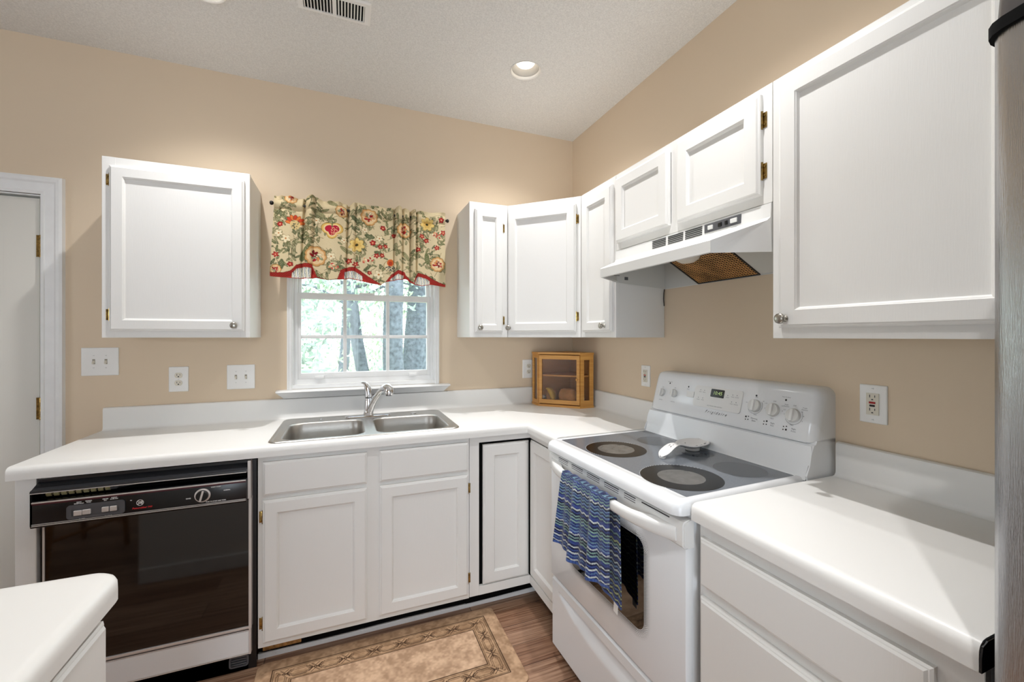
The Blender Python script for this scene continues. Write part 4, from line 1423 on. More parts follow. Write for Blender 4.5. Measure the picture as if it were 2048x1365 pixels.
# ------------------------------------------------------------------ wall plates
def plate(name, label, cat, loc, rz, w, h, kind, group=None):
    t = thing(name, label, cat, loc, rz, group)
    mb = MB()
    pr = [(0.0, -0.0005), (0.0, -0.003), (0.0015, -0.0048), (0.004, -0.0056)]
    mb.loops([[(x, y, z) for x, z in rrect(-w / 2 + a, w / 2 - a, -h / 2 + a, h / 2 - a, 0.003, 3)] for a, y in pr], True, True, True)
    p = mb.build('cover_plate', M['plate'], t, smooth=40)
    def screw(x, z):
        mb = MB()
        mb.lathe([(0.0032, 0.0054), (0.0028, 0.0066), (0.0, 0.0070)], (x, 0, z), '-y', 12)
        mb.use(M['plate'])
        mb.mats = [M['plate'], M['grey']]
        mb.mi = 1
        mb.box(x - 0.0026, x + 0.0026, -0.00715, -0.0069, z - 0.0004, z + 0.0004)
        mb.build('screw', None, p)
    def recept(z, r=0.0165):
        mb = MB()
        pts = []
        for k in range(36):
            a = 2 * PI * k / 36
            pts.append((r * math.cos(a), max(-0.0135, min(0.0135, r * math.sin(a)))))
        mb.loops([[(x * s, y, z + q * s) for x, q in pts] for y, s in ((-0.005, 1), (-0.0075, 1), (-0.008, 0.95))], True, False, True)
        o = mb.build('receptacle', M['device'], t, smooth=30)
        slots(o, z)
    def slots(o, z):
        mb = MB()
        mb.box(-0.0072, -0.0052, -0.0083, -0.0076, z - 0.001, z + 0.0075)
        mb.box(0.0052, 0.0070, -0.0083, -0.0076, z + 0.0, z + 0.0065)
        mb.face([(0.003 * math.cos(rad(a)), -0.0082, z - 0.0065 + 0.0032 * math.sin(rad(a))) for a in range(0, 181, 20)] + [(-0.003, -0.0082, z - 0.009), (0.003, -0.0082, z - 0.009)])
        mb.build('slot', M['ink'], o, smooth=0)
    if kind == 'switch2':
        for x in (-0.023, 0.023):
            mb = MB()
            mb.box(x - 0.0052, x + 0.0052, -0.0062, -0.005, -0.012, 0.012)
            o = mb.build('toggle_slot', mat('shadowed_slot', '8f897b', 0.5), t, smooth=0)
            mb = MB()
            s = 1
            mb.loops([[(x - w_, y, z0), (x + w_, y, z0), (x + w_, y, z1), (x - w_, y, z1)] for w_, y, z0, z1 in ((0.0042, -0.0058, -0.008, 0.006), (0.0036, -0.0135, -0.010, -0.001), (0.003, -0.0165, -0.0105, -0.004))], True, True, True)
            mb.build('toggle', M['device'], o, smooth=20)
            screw(x, 0.030)
            screw(x, -0.030)
    elif kind == 'duplex':
        recept(0.0195)
        recept(-0.0195)
        screw(0, 0)
    elif kind == 'gfci':
        mb = MB()
        mb.box(-0.0168, 0.0168, -0.0085, -0.005, -0.0335, 0.0335, 0.001)
        o = mb.build('receptacle', M['device'], t, smooth=0)
        for zc in (0.021, -0.0195):
            mb = MB()
            mb.box(-0.0077, -0.0057, -0.0090, -0.0084, zc - 0.001, zc + 0.0075)
            mb.box(0.0057, 0.0075, -0.0090, -0.0084, zc + 0.0, zc + 0.0065)
            mb.face([(0.003 * math.cos(rad(a)), -0.0087, zc - 0.0085 + 0.0036 * math.sin(rad(a))) for a in range(0, 181, 20)])
            mb.build('slot', M['ink'], o, smooth=0)
        mb = MB()
        mb.box(-0.0085, 0.0085, -0.0102, -0.0084, 0.0015, 0.0075, 0.0006)
        mb.build('reset_button', M['red'], o, smooth=0)
        mb = MB()
        mb.box(-0.0070, 0.0070, -0.0102, -0.0084, -0.0078, -0.0018, 0.0006)
        mb.build('test_button', M['black'], o, smooth=0)
        screw(0, 0.048)
        screw(0, -0.048)
    return t
plate('light_switch', 'large white two-toggle switch plate beside the door under the left wall cabinet', 'light switch', (-2.6225, 0, 1.278), 0, 0.141, 0.136, 'switch2')
plate('wall_outlet', 'white duplex outlet on the tan wall between the two switch plates', 'outlet', (-2.311, 0, 1.181), 0, 0.083, 0.128, 'duplex')
plate('light_switch', 'white two-toggle switch plate beside the kitchen window', 'light switch', (-2.0375, 0, 1.183), 0, 0.129, 0.130, 'switch2')
plate('wall_outlet', 'white duplex outlet half hidden behind the bamboo box', 'outlet', (-0.346, 0, 1.178), 0, 0.090, 0.127, 'duplex')
plate('wall_outlet', 'white narrow outlet on the right wall between the bamboo box and the range', 'outlet', (0, -0.7915, 1.186), RIGHT, 0.070, 0.114, 'gfci')
plate('wall_outlet', 'white outlet with red and black buttons above the right countertop', 'outlet', (0, -1.8425, 1.192), RIGHT, 0.073, 0.118, 'gfci')

# ------------------------------------------------------------------ recessed lamps and the ceiling register
LAMP_LABEL = ['lit round recessed ceiling light near the corner above the range side', 'lit recessed ceiling light cut off at the top edge of the picture', 'lit recessed ceiling light above the aisle in front of the range', 'added unseen recessed ceiling light for fill above the aisle beside the refrigerator']
for (cx, cy), lb in zip(CANS, LAMP_LABEL):
    t = thing('recessed_light', lb, 'ceiling light', (cx, cy, CEIL), 0, 'recessed ceiling lights')
    mb = MB()
    mb.lathe([(0.080, 0.0), (0.081, -0.003), (0.078, -0.005), (0.076, -0.004), (0.072, 0.006), (0.070, 0.012), (0.0685, 0.012)], (0, 0, 0), 'z', 48, caps=False)
    mb.build('trim_ring', M['canring'], t, smooth=50)
    mb = MB()
    mb.lathe([(0.0695, 0.010), (0.067, 0.02), (0.064, 0.05), (0.060, 0.09), (0.0, 0.095)], (0, 0, 0), 'z', 48, caps=False)
    o = mb.build('can', M['can_in'], t, smooth=50, recalc=False)
    mb = MB()
    mb.lathe([(0.0, 0.0295), (0.030, 0.0305), (0.044, 0.034), (0.049, 0.040), (0.047, 0.052), (0.034, 0.080), (0.018, 0.090)], (0, 0, 0), 'z', 40)
    mb.build('bulb', M['bulb'], t, smooth=60)
    l = D.lights.new('lamp', 'SPOT')
    l.shadow_soft_size = 0.018
    l.spot_size = rad(124)
    l.spot_blend = 1.0
    l.energy = CAN_W
    l.color = (1.0, 0.99, 0.985)
    lo = D.objects.new('lamp', l)
    COL.objects.link(lo)
    lo.parent = t
    lo.location = (0, 0, 0.0275)
t = thing('ceiling_vent', 'white slotted metal air register in the ceiling', 'vent', (-1.555, -0.706, CEIL))
mb = MB()
o_ = rrect(-0.147, 0.142, -0.072, 0.066, 0.004, 2)
b1_ = [(-0.125, -0.048), (-0.012, -0.048), (-0.012, 0.048), (-0.125, 0.048)]
b2_ = [(0.004, -0.048), (0.117, -0.048), (0.117, 0.048), (0.004, 0.048)]
mb.fill(rrect(-0.139, 0.134, -0.064, 0.058, 0.004, 2), [b1_, b2_], -0.006)
mb.loops([[(x, y, 0.0) for x, y in o_], [(x, y, -0.002) for x, y in o_], [(x, y, -0.006) for x, y in rrect(-0.139, 0.134, -0.064, 0.058, 0.004, 2)]], True)
for b in (b1_, b2_):
    mb.loops([[(x, y, z) for x, y in b] for z in (-0.006, -0.0005)])
mb.build('frame', M['plate'], t, smooth=0)
mb = MB()
mb.face([(-0.13, -0.05, -0.0008), (0.12, -0.05, -0.0008), (0.12, 0.05, -0.0008), (-0.13, 0.05, -0.0008)])
mb.build('duct_opening', M['dark'], t, smooth=0)
for i in range(18):
    k = i % 9
    bx = (-0.125 if i < 9 else 0.004) + 0.0126 * k + (0.004 if i < 9 else 0.009)
    s = -1 if i < 9 else 1
    mb = MB()
    mb.loops([[(bx + a, y, z) for a, z in ((-0.0035 * s, -0.0060), (0.0012 * s, -0.0012), (0.0026 * s, -0.0012), (-0.0018 * s, -0.0064))] for y in (-0.047, 0.047)], True, True, True)
    mb.build('louvre', M['plate'], t, smooth=0)

# ------------------------------------------------------------------ painted cloth helper
class Canvas:
    def __init__(self, w, h, base):
        self.w, self.h = w, h
        self.a = np.empty((h, w, 3), np.float32)
        self.a[:] = lin(base)
    def _blend(self, x0, y0, m, c, al=1.0):
        s = self.a[y0:y0 + m.shape[0], x0:x0 + m.shape[1]]
        k = (np.clip(m, 0, 1) * al)[..., None]
        s[:] = s * (1 - k) + np.array(lin(c), np.float32) * k
    def _box(self, x0, y0, x1, y1):
        x0, y0 = max(0, int(x0)), max(0, int(y0))
        x1, y1 = min(self.w, int(x1) + 2), min(self.h, int(y1) + 2)
        if x1 <= x0 or y1 <= y0:
            return None
        yy, xx = np.mgrid[y0:y1, x0:x1].astype(np.float32)
        return x0, y0, xx, yy
    def ell(self, x, y, rx, ry, c, ang=0.0, al=1.0, ring=0.0):
        r = max(rx, ry) + 2
        b = self._box(x - r, y - r, x + r, y + r)
        if not b:
            return
        x0, y0, xx, yy = b
        ca, sa = math.cos(ang), math.sin(ang)
        u = ((xx - x) * ca + (yy - y) * sa) / rx
        v = (-(xx - x) * sa + (yy - y) * ca) / ry
        d = (np.sqrt(u * u + v * v) - 1) * min(rx, ry)
        m = (np.abs(d) < ring).astype(np.float32) if ring else np.clip(0.5 - d, 0, 1)
        self._blend(x0, y0, m, c, al)
    def line(self, pts, w, c, al=1.0):
        for (xa, ya), (xb, yb) in zip(pts, pts[1:]):
            b = self._box(min(xa, xb) - w - 1, min(ya, yb) - w - 1, max(xa, xb) + w + 1, max(ya, yb) + w + 1)
            if not b:
                continue
            x0, y0, xx, yy = b
            L2 = max((xb - xa) ** 2 + (yb - ya) ** 2, 1e-6)
            tt = np.clip(((xx - xa) * (xb - xa) + (yy - ya) * (yb - ya)) / L2, 0, 1)
            d = np.hypot(xx - xa - tt * (xb - xa), yy - ya - tt * (yb - ya))
            self._blend(x0, y0, np.clip(w / 2 + 0.5 - d, 0, 1), c, al)
    def curve(self, p, w, c, n=14, al=1.0):
        (x0, y0), (x1, y1), (x2, y2) = p
        self.line([((1 - t) ** 2 * x0 + 2 * t * (1 - t) * x1 + t * t * x2, (1 - t) ** 2 * y0 + 2 * t * (1 - t) * y1 + t * t * y2) for t in [i / n for i in range(n + 1)]], w, c, al)
    def leaf(self, x, y, L, ang, w, c, edge='4d4c35', vein='c9c09a'):
        ca, sa = math.cos(ang), math.sin(ang)
        cx, cy = x + ca * L / 2, y + sa * L / 2
        self.ell(cx, cy, L / 2 + 1.2, w / 2 + 1.2, edge, ang)
        self.ell(cx, cy, L / 2, w / 2, c, ang)
        self.line([(x, y), (x + ca * L, y + sa * L)], 1.6, edge)
        for k in range(2, 6):
            f = k / 6.5
            px, py = x + ca * L * f, y + sa * L * f
            for s in (-1, 1):
                a2 = ang + s * 0.8
                q = w * 0.42 * math.sin(PI * f)
                self.line([(px, py), (px + math.cos(a2) * q, py + math.sin(a2) * q)], 1.0, vein, 0.8)
    def flower(self, x, y, r, cols, n=6, a0=0.0, core='3a3226'):
        for lvl, (rr, c) in enumerate(cols):
            for k in range(n):
                a = a0 + 2 * PI * k / n
                self.ell(x + math.cos(a) * r * rr * 0.55, y + math.sin(a) * r * rr * 0.55, r * rr * 0.46, r * rr * 0.30, c, a)
        self.ell(x, y, r * 0.20, r * 0.20, core)

def valance_canvas():
    rng = random.Random(11)
    c = Canvas(1000, 560, 'd2c19c')
    tone = np.random.RandomState(5).normal(0, 0.012, (560, 1000, 1))
    c.a += tone.astype(np.float32)
    def cv(x, y):
        u = (x - 128) / 1032
        top, bot = 98 + 92 * u, 612 + 18 * u
        return u * 1000, (y - top) / (bot - top) * 520
    greens = ['85845c', '6f744e', '94906a', '5f6748', 'a39d78']
    # vines and scattered leaves
    for i in range(190):
        x, y = rng.uniform(0, 1000), rng.uniform(10, 540)
        a = rng.uniform(0, 2 * PI)
        L = rng.uniform(40, 110)
        q = (x + math.cos(a) * L / 2 + rng.uniform(-30, 30), y + math.sin(a) * L / 2 + rng.uniform(-30, 30))
        e = (x + math.cos(a) * L, y + math.sin(a) * L)
        c.curve([(x, y), q, e], 2.6, rng.choice(['6c6747', '7d6a45', '5c5a3e']))
        for k in range(rng.randint(2, 4)):
            f = rng.random()
            px, py = x + (e[0] - x) * f, y + (e[1] - y) * f
            c.leaf(px, py, rng.uniform(20, 42), a + rng.choice([-1, 1]) * rng.uniform(0.5, 1.3), rng.uniform(8, 13), rng.choice(greens))
    for i in range(130):
        x, y = rng.uniform(0, 1000), rng.uniform(10, 540)
        c.leaf(x, y, rng.uniform(22, 44), rng.uniform(0, 2 * PI), rng.uniform(9, 15), rng.choice(greens))
    # big leaves
    for x, y, L, a, w in ((285, 500, 110, -1.15, 44), (330, 190, 80, 0.35, 32), (640, 330, 60, 0.2, 26), (500, 400, 70, 0.6, 26), (1030, 430, 80, 1.45, 28), (180, 560, 70, -1.5, 26), (880, 430, 70, 1.0, 22), (420, 130, 60, 0.4, 24), (700, 430, 50, 0.3, 22), (560, 210, 70, 0.9, 22)):
        px, py = cv(x, y)
        c.leaf(px, py, L, a, w, rng.choice(greens[:4]))
    # small red blossoms
    for x, y in ((150, 462), (690, 375), (735, 400), (768, 395), (715, 455), (748, 452), (552, 490), (590, 512), (750, 285), (1130, 235), (1145, 310), (1000, 330), (1030, 355), (975, 410), (1100, 400), (165, 275), (675, 560), (820, 330), (230, 520)):
        px, py = cv(x, y)
        r = rng.uniform(12, 18)
        c.flower(px, py, r + 3, [(1.0, '7a2a22')], 5, rng.uniform(0, 1))
        c.flower(px, py, r, [(1.0, 'a82a2e'), (0.6, 'c4503f')], 5, rng.uniform(0, 1), 'e0cf9f')
    # pale cream flowers with outlines
    for x, y, r in ((200, 365, 26), (450, 465, 24), (360, 255, 22), (730, 570, 30), (640, 300, 20), (520, 360, 20), (730, 350, 22), (160, 330, 22)):
        px, py = cv(x, y)
        c.flower(px, py, r + 3, [(1.0, '8c7a4e')], 5, 0.4)
        c.flower(px, py, r, [(1.0, 'e4d6b4')], 5, 0.4, 'b8763a')
    # coral clusters
    for x, y in ((665, 485), (1100, 325), (465, 530)):
        px, py = cv(x, y)
        for k in range(9):
            c.ell(px + rng.uniform(-28, 28), py + rng.uniform(-20, 20), 8, 5, rng.choice(['c2564a', 'a52f2c', 'dd9a70', 'ecd9b4']), rng.uniform(0, 3))
    # yellow daisies
    for x, y, r in ((595, 395, 44), (1035, 255, 44)):
        px, py = cv(x, y)
        c.flower(px, py, r + 3, [(1.0, 'b58a3a')], 7, 0.2)
        c.flower(px, py, r, [(1.0, 'e0c47a'), (0.62, 'd7b264')], 7, 0.2, '47401f')
        for k in range(5):
            c.ell(px + rng.uniform(-8, 8), py + rng.uniform(-8, 8), 2.4, 2.4, '2e2b20')
    # big red and orange blossoms
    for x, y, r in ((665, 220, 50), (885, 300, 46), (1105, 500, 48), (365, 470, 58), (215, 115, 34), (500, 185, 34), (155, 555, 30)):
        px, py = cv(x, y)
        for col, k0, rr in (('7d6036', 1.0, 0.40), ('cb9a62', 0.96, 0.37), ('dfc193', 0.74, 0.34)):
            for k in range(9):
                q = 2 * PI * k / 9 + r
                c.ell(px + math.cos(q) * r * 0.66 * k0, py + math.sin(q) * r * 0.74 * k0, r * rr, r * rr, col)
            c.ell(px, py, r * 0.70 * k0, r * 0.76 * k0, col)
        for k in range(11):
            q = k * 2.4 + r
            m_ = r * (0.16 + 0.036 * k)
            cc = rng.choice(['a3202c', 'a3202c', '7d1a26', 'c24a3c', '8f9877', 'd98b55', 'e6d6b4'])
            c.ell(px + math.cos(q) * m_, py + math.sin(q) * m_, r * 0.24, r * 0.135, '5d4428', q + 0.6)
            c.ell(px + math.cos(q) * m_, py + math.sin(q) * m_, r * 0.215, r * 0.11, cc, q + 0.6)
        for k in range(8):
            c.ell(px + rng.uniform(-r, r) * 0.5, py + rng.uniform(-r, r) * 0.5, r * 0.05, r * 0.05, 'efe0c0')
    # orange palmette
    px, py = cv(245, 268)
    for k in range(-3, 4):
        a = -PI / 2 + k * 0.5
        c.ell(px + math.cos(a) * 30, py + math.sin(a) * 34, 22, 12, '8f4a2a', a)
        c.ell(px + math.cos(a) * 30, py + math.sin(a) * 34, 19, 9, 'd9783e' if k % 2 else 'c8472f', a)
    c.ell(px, py + 8, 26, 30, 'd8bf86')
    for k in range(26):
        c.ell(px + rng.uniform(-20, 20), py + 8 + rng.uniform(-24, 24), 2.6, 2.6, '35403a')
    # strawberry
    px, py = cv(450, 300)
    for s, col in ((1.25, '9a7a3a'), (1.18, 'd9b262'), (0.98, 'e7d09a'), (0.80, 'b0243a')):
        c.ell(px - 20 * s, py - 6 * s, 30 * s, 28 * s, col, 0.3)
        c.ell(px + 20 * s, py - 6 * s, 30 * s, 28 * s, col, -0.3)
        c.ell(px, py + 16 * s, 25 * s, 34 * s, col)
    for k in range(34):
        c.ell(px + rng.uniform(-6, 32), py + rng.uniform(-14, 36), 2.6, 2.6, 'e8b58a')
    c.line([(px, py - 50), (px, py - 16)], 7, '6f744e')
    # artichoke
    px, py = cv(800, 515)
    c.ell(px, py, 40, 40, '8b7a4e')
    c.ell(px, py, 37, 37, 'dccba2')
    c.ell(px, py - 22, 20, 24, 'c9622f')
    c.ell(px, py - 18, 11, 14, 'a83a26')
    for k in range(46):
        c.ell(px + rng.uniform(-30, 30), py + 14 + rng.uniform(-14, 20), 3, 3, '2f3b44')
    return c, cv

def build_valance():
    c, cv = valance_canvas()
    # hem: outline of the cloth and of the turned-up, striped lining
    hem_pts = [(125, 596), (230, 604), (330, 607), (372, 600), (440, 612), (490, 606), (560, 598), (630, 612), (745, 634), (775, 612), (840, 600), (900, 592), (945, 622), (1000, 632), (1060, 622), (1110, 628), (1158, 634)]
    fl_pts = [(125, 575), (200, 574), (232, 562), (262, 524), (300, 514), (345, 522), (362, 560), (376, 596), (440, 612), (488, 604), (506, 548), (540, 530), (585, 530), (640, 566), (690, 598), (750, 634), (778, 606), (806, 570), (850, 542), (888, 552), (900, 575), (935, 606), (948, 618), (955, 590), (975, 555), (1030, 566), (1080, 596), (1120, 612), (1158, 622)]
    hp = np.array([cv(*p) for p in hem_pts])
    fp = np.array([cv(*p) for p in fl_pts])
    xs = np.arange(1000)
    hem = np.interp(xs, hp[:, 0], hp[:, 1])
    flo = np.interp(xs, fp[:, 0], fp[:, 1])
    band = 22.0
    yy, xx = np.mgrid[0:560, 0:1000]
    below = yy > flo[None, :]
    lining = yy > (flo[None, :] + band)
    inpatch = np.zeros((1, 1000), bool)
    for xa, xb in ((238, 342), (528, 634), (800, 884), (956, 1054)):
        inpatch |= ((xs > cv(xa, 560)[0]) & (xs < cv(xb, 560)[0]))[None, :]
    lining &= inpatch
    gap = (hem - flo)[None, :]
    red = below & (~lining | (yy > hem[None, :] - 5))
    st = (xx / 6.5 + 0.35 * np.sin(yy / 14.0)) % 3.0
    lin_col = np.where((st < 0.7)[..., None], np.array(lin('8f9aa0')), np.where(((st > 1.3) & (st < 1.9))[..., None], np.array(lin('b8b69a')), np.array(lin('ece8dc'))))
    c.a[lining] = lin_col[lining]
    rope = ((xx + yy) % 12 < 6)
    c.a[red & rope] = lin('a8322c')
    c.a[red & ~rope] = lin('bf4038')
    edge_red = (~below) & (yy > flo[None, :] - 3)
    c.a[edge_red] = lin('6a2a22')
    NU, NV = 440, 220
    u = np.linspace(0, 1, NU)
    v = np.linspace(0, 1, NV)
    U_, V_ = np.meshgrid(u, v)
    zt = 2.156 + 0.006 * np.sin(u * 37) * np.sin(u * 11) + 0.010 * np.exp(-((u - 0.19) / 0.05) ** 2) + 0.005 * np.exp(-((u - 0.68) / 0.04) ** 2) - 0.006 * np.exp(-((u - 0.40) / 0.02) ** 2)
    zn = 1.708
    # canvas V (0..520 nominal) -> height
    hemV = np.interp(u * 999, xs, hem)
    VV = V_ * hemV[None, :]
    Z = zt[None, :] + (zn - zt[None, :]) * (VV / 520.0)
    x0 = -1.868 + (-1.890 + 1.868) * (VV / 520.0)
    x1 = -0.946 + 0 * VV
    X = x0 + (x1 - x0) * U_
    # gathers: sharp at the rod, easing down
    fold = 0.009 * np.sin(U_ * 52 + 0.6 * np.sin(U_ * 9)) + 0.004 * np.sin(U_ * 21 + 1.0)
    for uc, wv, am in ((0.16, 0.008, 0.034), (0.195, 0.014, -0.018), (0.215, 0.007, 0.020), (0.40, 0.007, 0.034), (0.425, 0.012, -0.014), (0.445, 0.006, 0.016), (0.675, 0.007, 0.034), (0.70, 0.010, -0.016), (0.725, 0.006, 0.028), (0.775, 0.007, 0.036), (0.795, 0.008, -0.014), (0.812, 0.006, 0.034), (0.84, 0.010, -0.010)):
        fold = fold + am * np.exp(-((U_ - uc) / wv) ** 2)
    ease = 0.35 + 0.65 * np.exp(-VV / 260.0)
    Y = -0.088 + fold * ease - 0.012 * (VV / 520.0)
    # rod pocket bulge and header ruffle
    Y = Y - 0.010 * np.exp(-((VV - 48) / 22.0) ** 2) + 0.006 * np.exp(-((VV - 82) / 8.0) ** 2)
    Y = Y + np.where(VV < 26, 0.012 * np.sin(U_ * 90 + 3 * np.sin(U_ * 17)) * (1 - VV / 26), 0)
    # the turned-up hem swings out towards the viewer
    floV = np.interp(u * 999, xs, flo)
    under = np.clip((VV - floV[None, :]) / 30.0, 0, 1)
    Y = Y + 0.012 * under
    # returns at both ends go back to the wall
    P = np.stack([X, Y, Z], -1)
    ci = np.clip(VV.astype(int), 0, 559)
    cj = np.clip((U_ * 999).astype(int), 0, 999)
    col = c.a[ci, cj]
    t = thing('valance', 'tan floral print valance with red scalloped hem hanging over the window', 'curtain', (-1.41, -0.088, 1.93))
    P = P - np.array([-1.41, -0.088, 1.93])
    grid_obj('cloth', P, M['cloth'], t, col, thick=0.0022)
    # plain back of the rod pocket
    mb = MB()
    rings = []
    for a in np.linspace(0, PI, 8):
        rings.append([(x + 1.41, 0.010 + 0.016 * math.sin(a) - 0.004, 2.115 - 1.93 + 0.022 * math.cos(a)) for x in np.linspace(-1.862, -0.952, 40)])
    mb.loops(rings, False)
    mb.build('rod_pocket', mat('plain_cotton', 'cdb88d', 0.9), t, smooth=60)
build_valance()
t = thing('curtain_rod', 'thin black curtain rod with round finials carrying the floral valance', 'curtain rod', (-1.41, -0.080, 2.115))
mb = MB()
mb.cyl((-0.455, 0, 0), (0.462, 0, 0), 0.0065, seg=14)
mb.build('rod', M['iron'], t)
for x, s in ((-0.455, -1), (0.462, 1)):
    mb = MB()
    mb.lathe([(0.0065, -0.006), (0.0085, 0.0), (0.0075, 0.004), (0.0055, 0.008), (0.010, 0.013), (0.0115, 0.019), (0.009, 0.025), (0.0, 0.028)], (0, 0, 0), 'x', 18)
    for v_ in mb.bm.verts:
        v_.co = Vector((x + s * v_.co.x, v_.co.y, v_.co.z))
    mb.build('finial', M['iron'], t, smooth=50)
for x in (-0.425, 0.435):
    mb = MB()
    mb.tube([(x, 0.0, -0.004), (x, 0.03, -0.010), (x, 0.078, -0.010)], 0.004, 8)
    mb.cyl((x, 0.076, -0.010), (x, 0.080, -0.010), 0.013, seg=16)
    mb.build('bracket', M['iron'], t)

# ------------------------------------------------------------------ towel over the oven handle (range frame)
def build_towel():
    t = thing('dish_towel', 'blue striped dish towel hanging over the oven door handle', 'towel', (-0.657, -1.353, 0), RANGE_RZ)
    NU, NV = 130, 330
    rs = np.random.RandomState(4)
    # path over the bar: up the back, over, down the front (length along v)
    front, back = 0.275, 0.315
    yb, yf, zt, zb = -0.034, -0.0665, 0.8705, 0.86
    path = []
    for s in np.linspace(0, back, 150):
        path.append((yb, zb - back + s))
    for a in np.linspace(PI, 0, 26):
        path.append(((yb + yf) / 2 + (yb - yf) / 2 * -math.cos(a), zb + 0.0125 * math.sin(a)))
    for s in np.linspace(0, front, NV - 176):
        path.append((yf, zb - s))
    path = np.array(path)
    NV = len(path)
    d = np.concatenate([[0], np.cumsum(np.hypot(*np.diff(path, axis=0).T))])
    u = np.linspace(0, 1, NU)
    U_, S_ = np.meshgrid(u, d)
    Yp = np.repeat(path[:, :1], NU, 1)
    Zp = np.repeat(path[:, 1:], NU, 1)
    isfront = np.clip((d - (back + 0.02)) / 0.05, 0, 1)[:, None]
    isback = np.clip((back - d) / 0.05, 0, 1)[:, None]
    hang = np.clip((0.86 - Zp) / 0.28, 0, 1)
    x0, x1 = -0.172, 0.128
    X = x0 + (x1 - x0) * U_ + isback * (0.012 + 0.010 * hang)
    X = X + isfront * hang * (-0.020 + 0.03 * U_) * 1.0
    ripple = 0.010 * np.cos(U_ * 2 * PI * 2.6 + 0.5) + 0.006 * np.cos(U_ * 2 * PI * 5.3 + 1.0)
    Y = Yp - isfront * ((0.006 + ripple * 0.9) * (0.35 + hang) + 0.010 * hang) - isback * (0.004 * hang + 0.4 * ripple * hang) * 1.0
    Y = np.where(isfront > 0, np.minimum(Y, -0.0665 + 0.001), Y)
    Y = np.where(isback > 0, np.clip(Y, -0.050, -0.014), Y)
    # skewed lower edges: the front flap hem dips in the middle, the back flap to the right corner
    Z = Zp - isfront * hang ** 2 * (0.018 * np.sin(PI * U_) - 0.012 * (1 - U_)) - isback * hang ** 2 * (0.030 * U_ ** 3 - 0.03 * (1 - U_) ** 2)
    Z = Z + (1 - isfront) * (1 - isback) * 0.002 * np.cos(U_ * 31)
    P = np.stack([X, Y, Z], -1)
    # herringbone stripes
    pal = [lin(h) for h in ('26347a', '3a5299', '141c42', '6f93a5', 'cfd8d6', '3a5299', '85a89f', '141c42', 'b3bb86', '5676a8', '26347a', 'c9d2d6', '2a3c86', '6f8fb6', '1b2450', '34498c')]
    zig = 0.0060 * np.abs(((U_ * 11) % 1) * 2 - 1)
    sv = (S_ + zig) / 0.0054
    k = np.floor(sv).astype(int)
    darks, mids, lights = [0, 2, 8 * 0 + 7, 10, 12, 14], [1, 3, 5, 6, 9, 13, 15], [4, 8, 11, 3, 6]
    order = []
    while len(order) < 400:
        order += [rs.choice(darks), rs.choice(mids), rs.choice(darks), rs.choice(lights)]
    order = np.array(order[:400])
    col = np.array(pal)[order[np.clip(k, 0, 399)]]
    fr_ = sv - np.floor(sv)
    dark = ((fr_ < 0.22) & (np.floor(S_ / 0.019).astype(int) % 2 == 0))
    col = np.where(dark[..., None], np.array(lin('131a3e')), col)
    twill = ((np.floor(U_ * 64 + (zig / 0.0060) * 3) + np.floor(S_ / 0.0030)) % 2)[..., None]
    col = col * (0.74 + 0.52 * twill)
    hem = (S_ < 0.008) | (S_ > d[-1] - 0.010)
    col = np.where(hem[..., None], np.array(lin('3f5a9c')) * (0.8 + 0.4 * ((np.floor(U_ * 80) % 2)[..., None])), col)
    o = grid_obj('cloth', P, M['terry'], t, np.clip(col, 0, 1), thick=0.0035)
    mb = MB()
    i = np.argmin(np.abs(u - 0.93))
    p = P[0, i]
    mb.loops([[(p[0] - 0.011, p[1] - 0.003 + a, p[2] + 0.006), (p[0] + 0.011, p[1] - 0.003 + a, p[2] + 0.002), (p[0] + 0.009, p[1] - 0.004 + a, p[2] - 0.028), (p[0] - 0.012, p[1] - 0.004 + a, p[2] - 0.024)] for a in (0, 0.0008)], True, True, True)
    o = mb.build('care_tag', M['plate'], t, smooth=0)
    o['label'] = 'small white care tag'
build_towel()

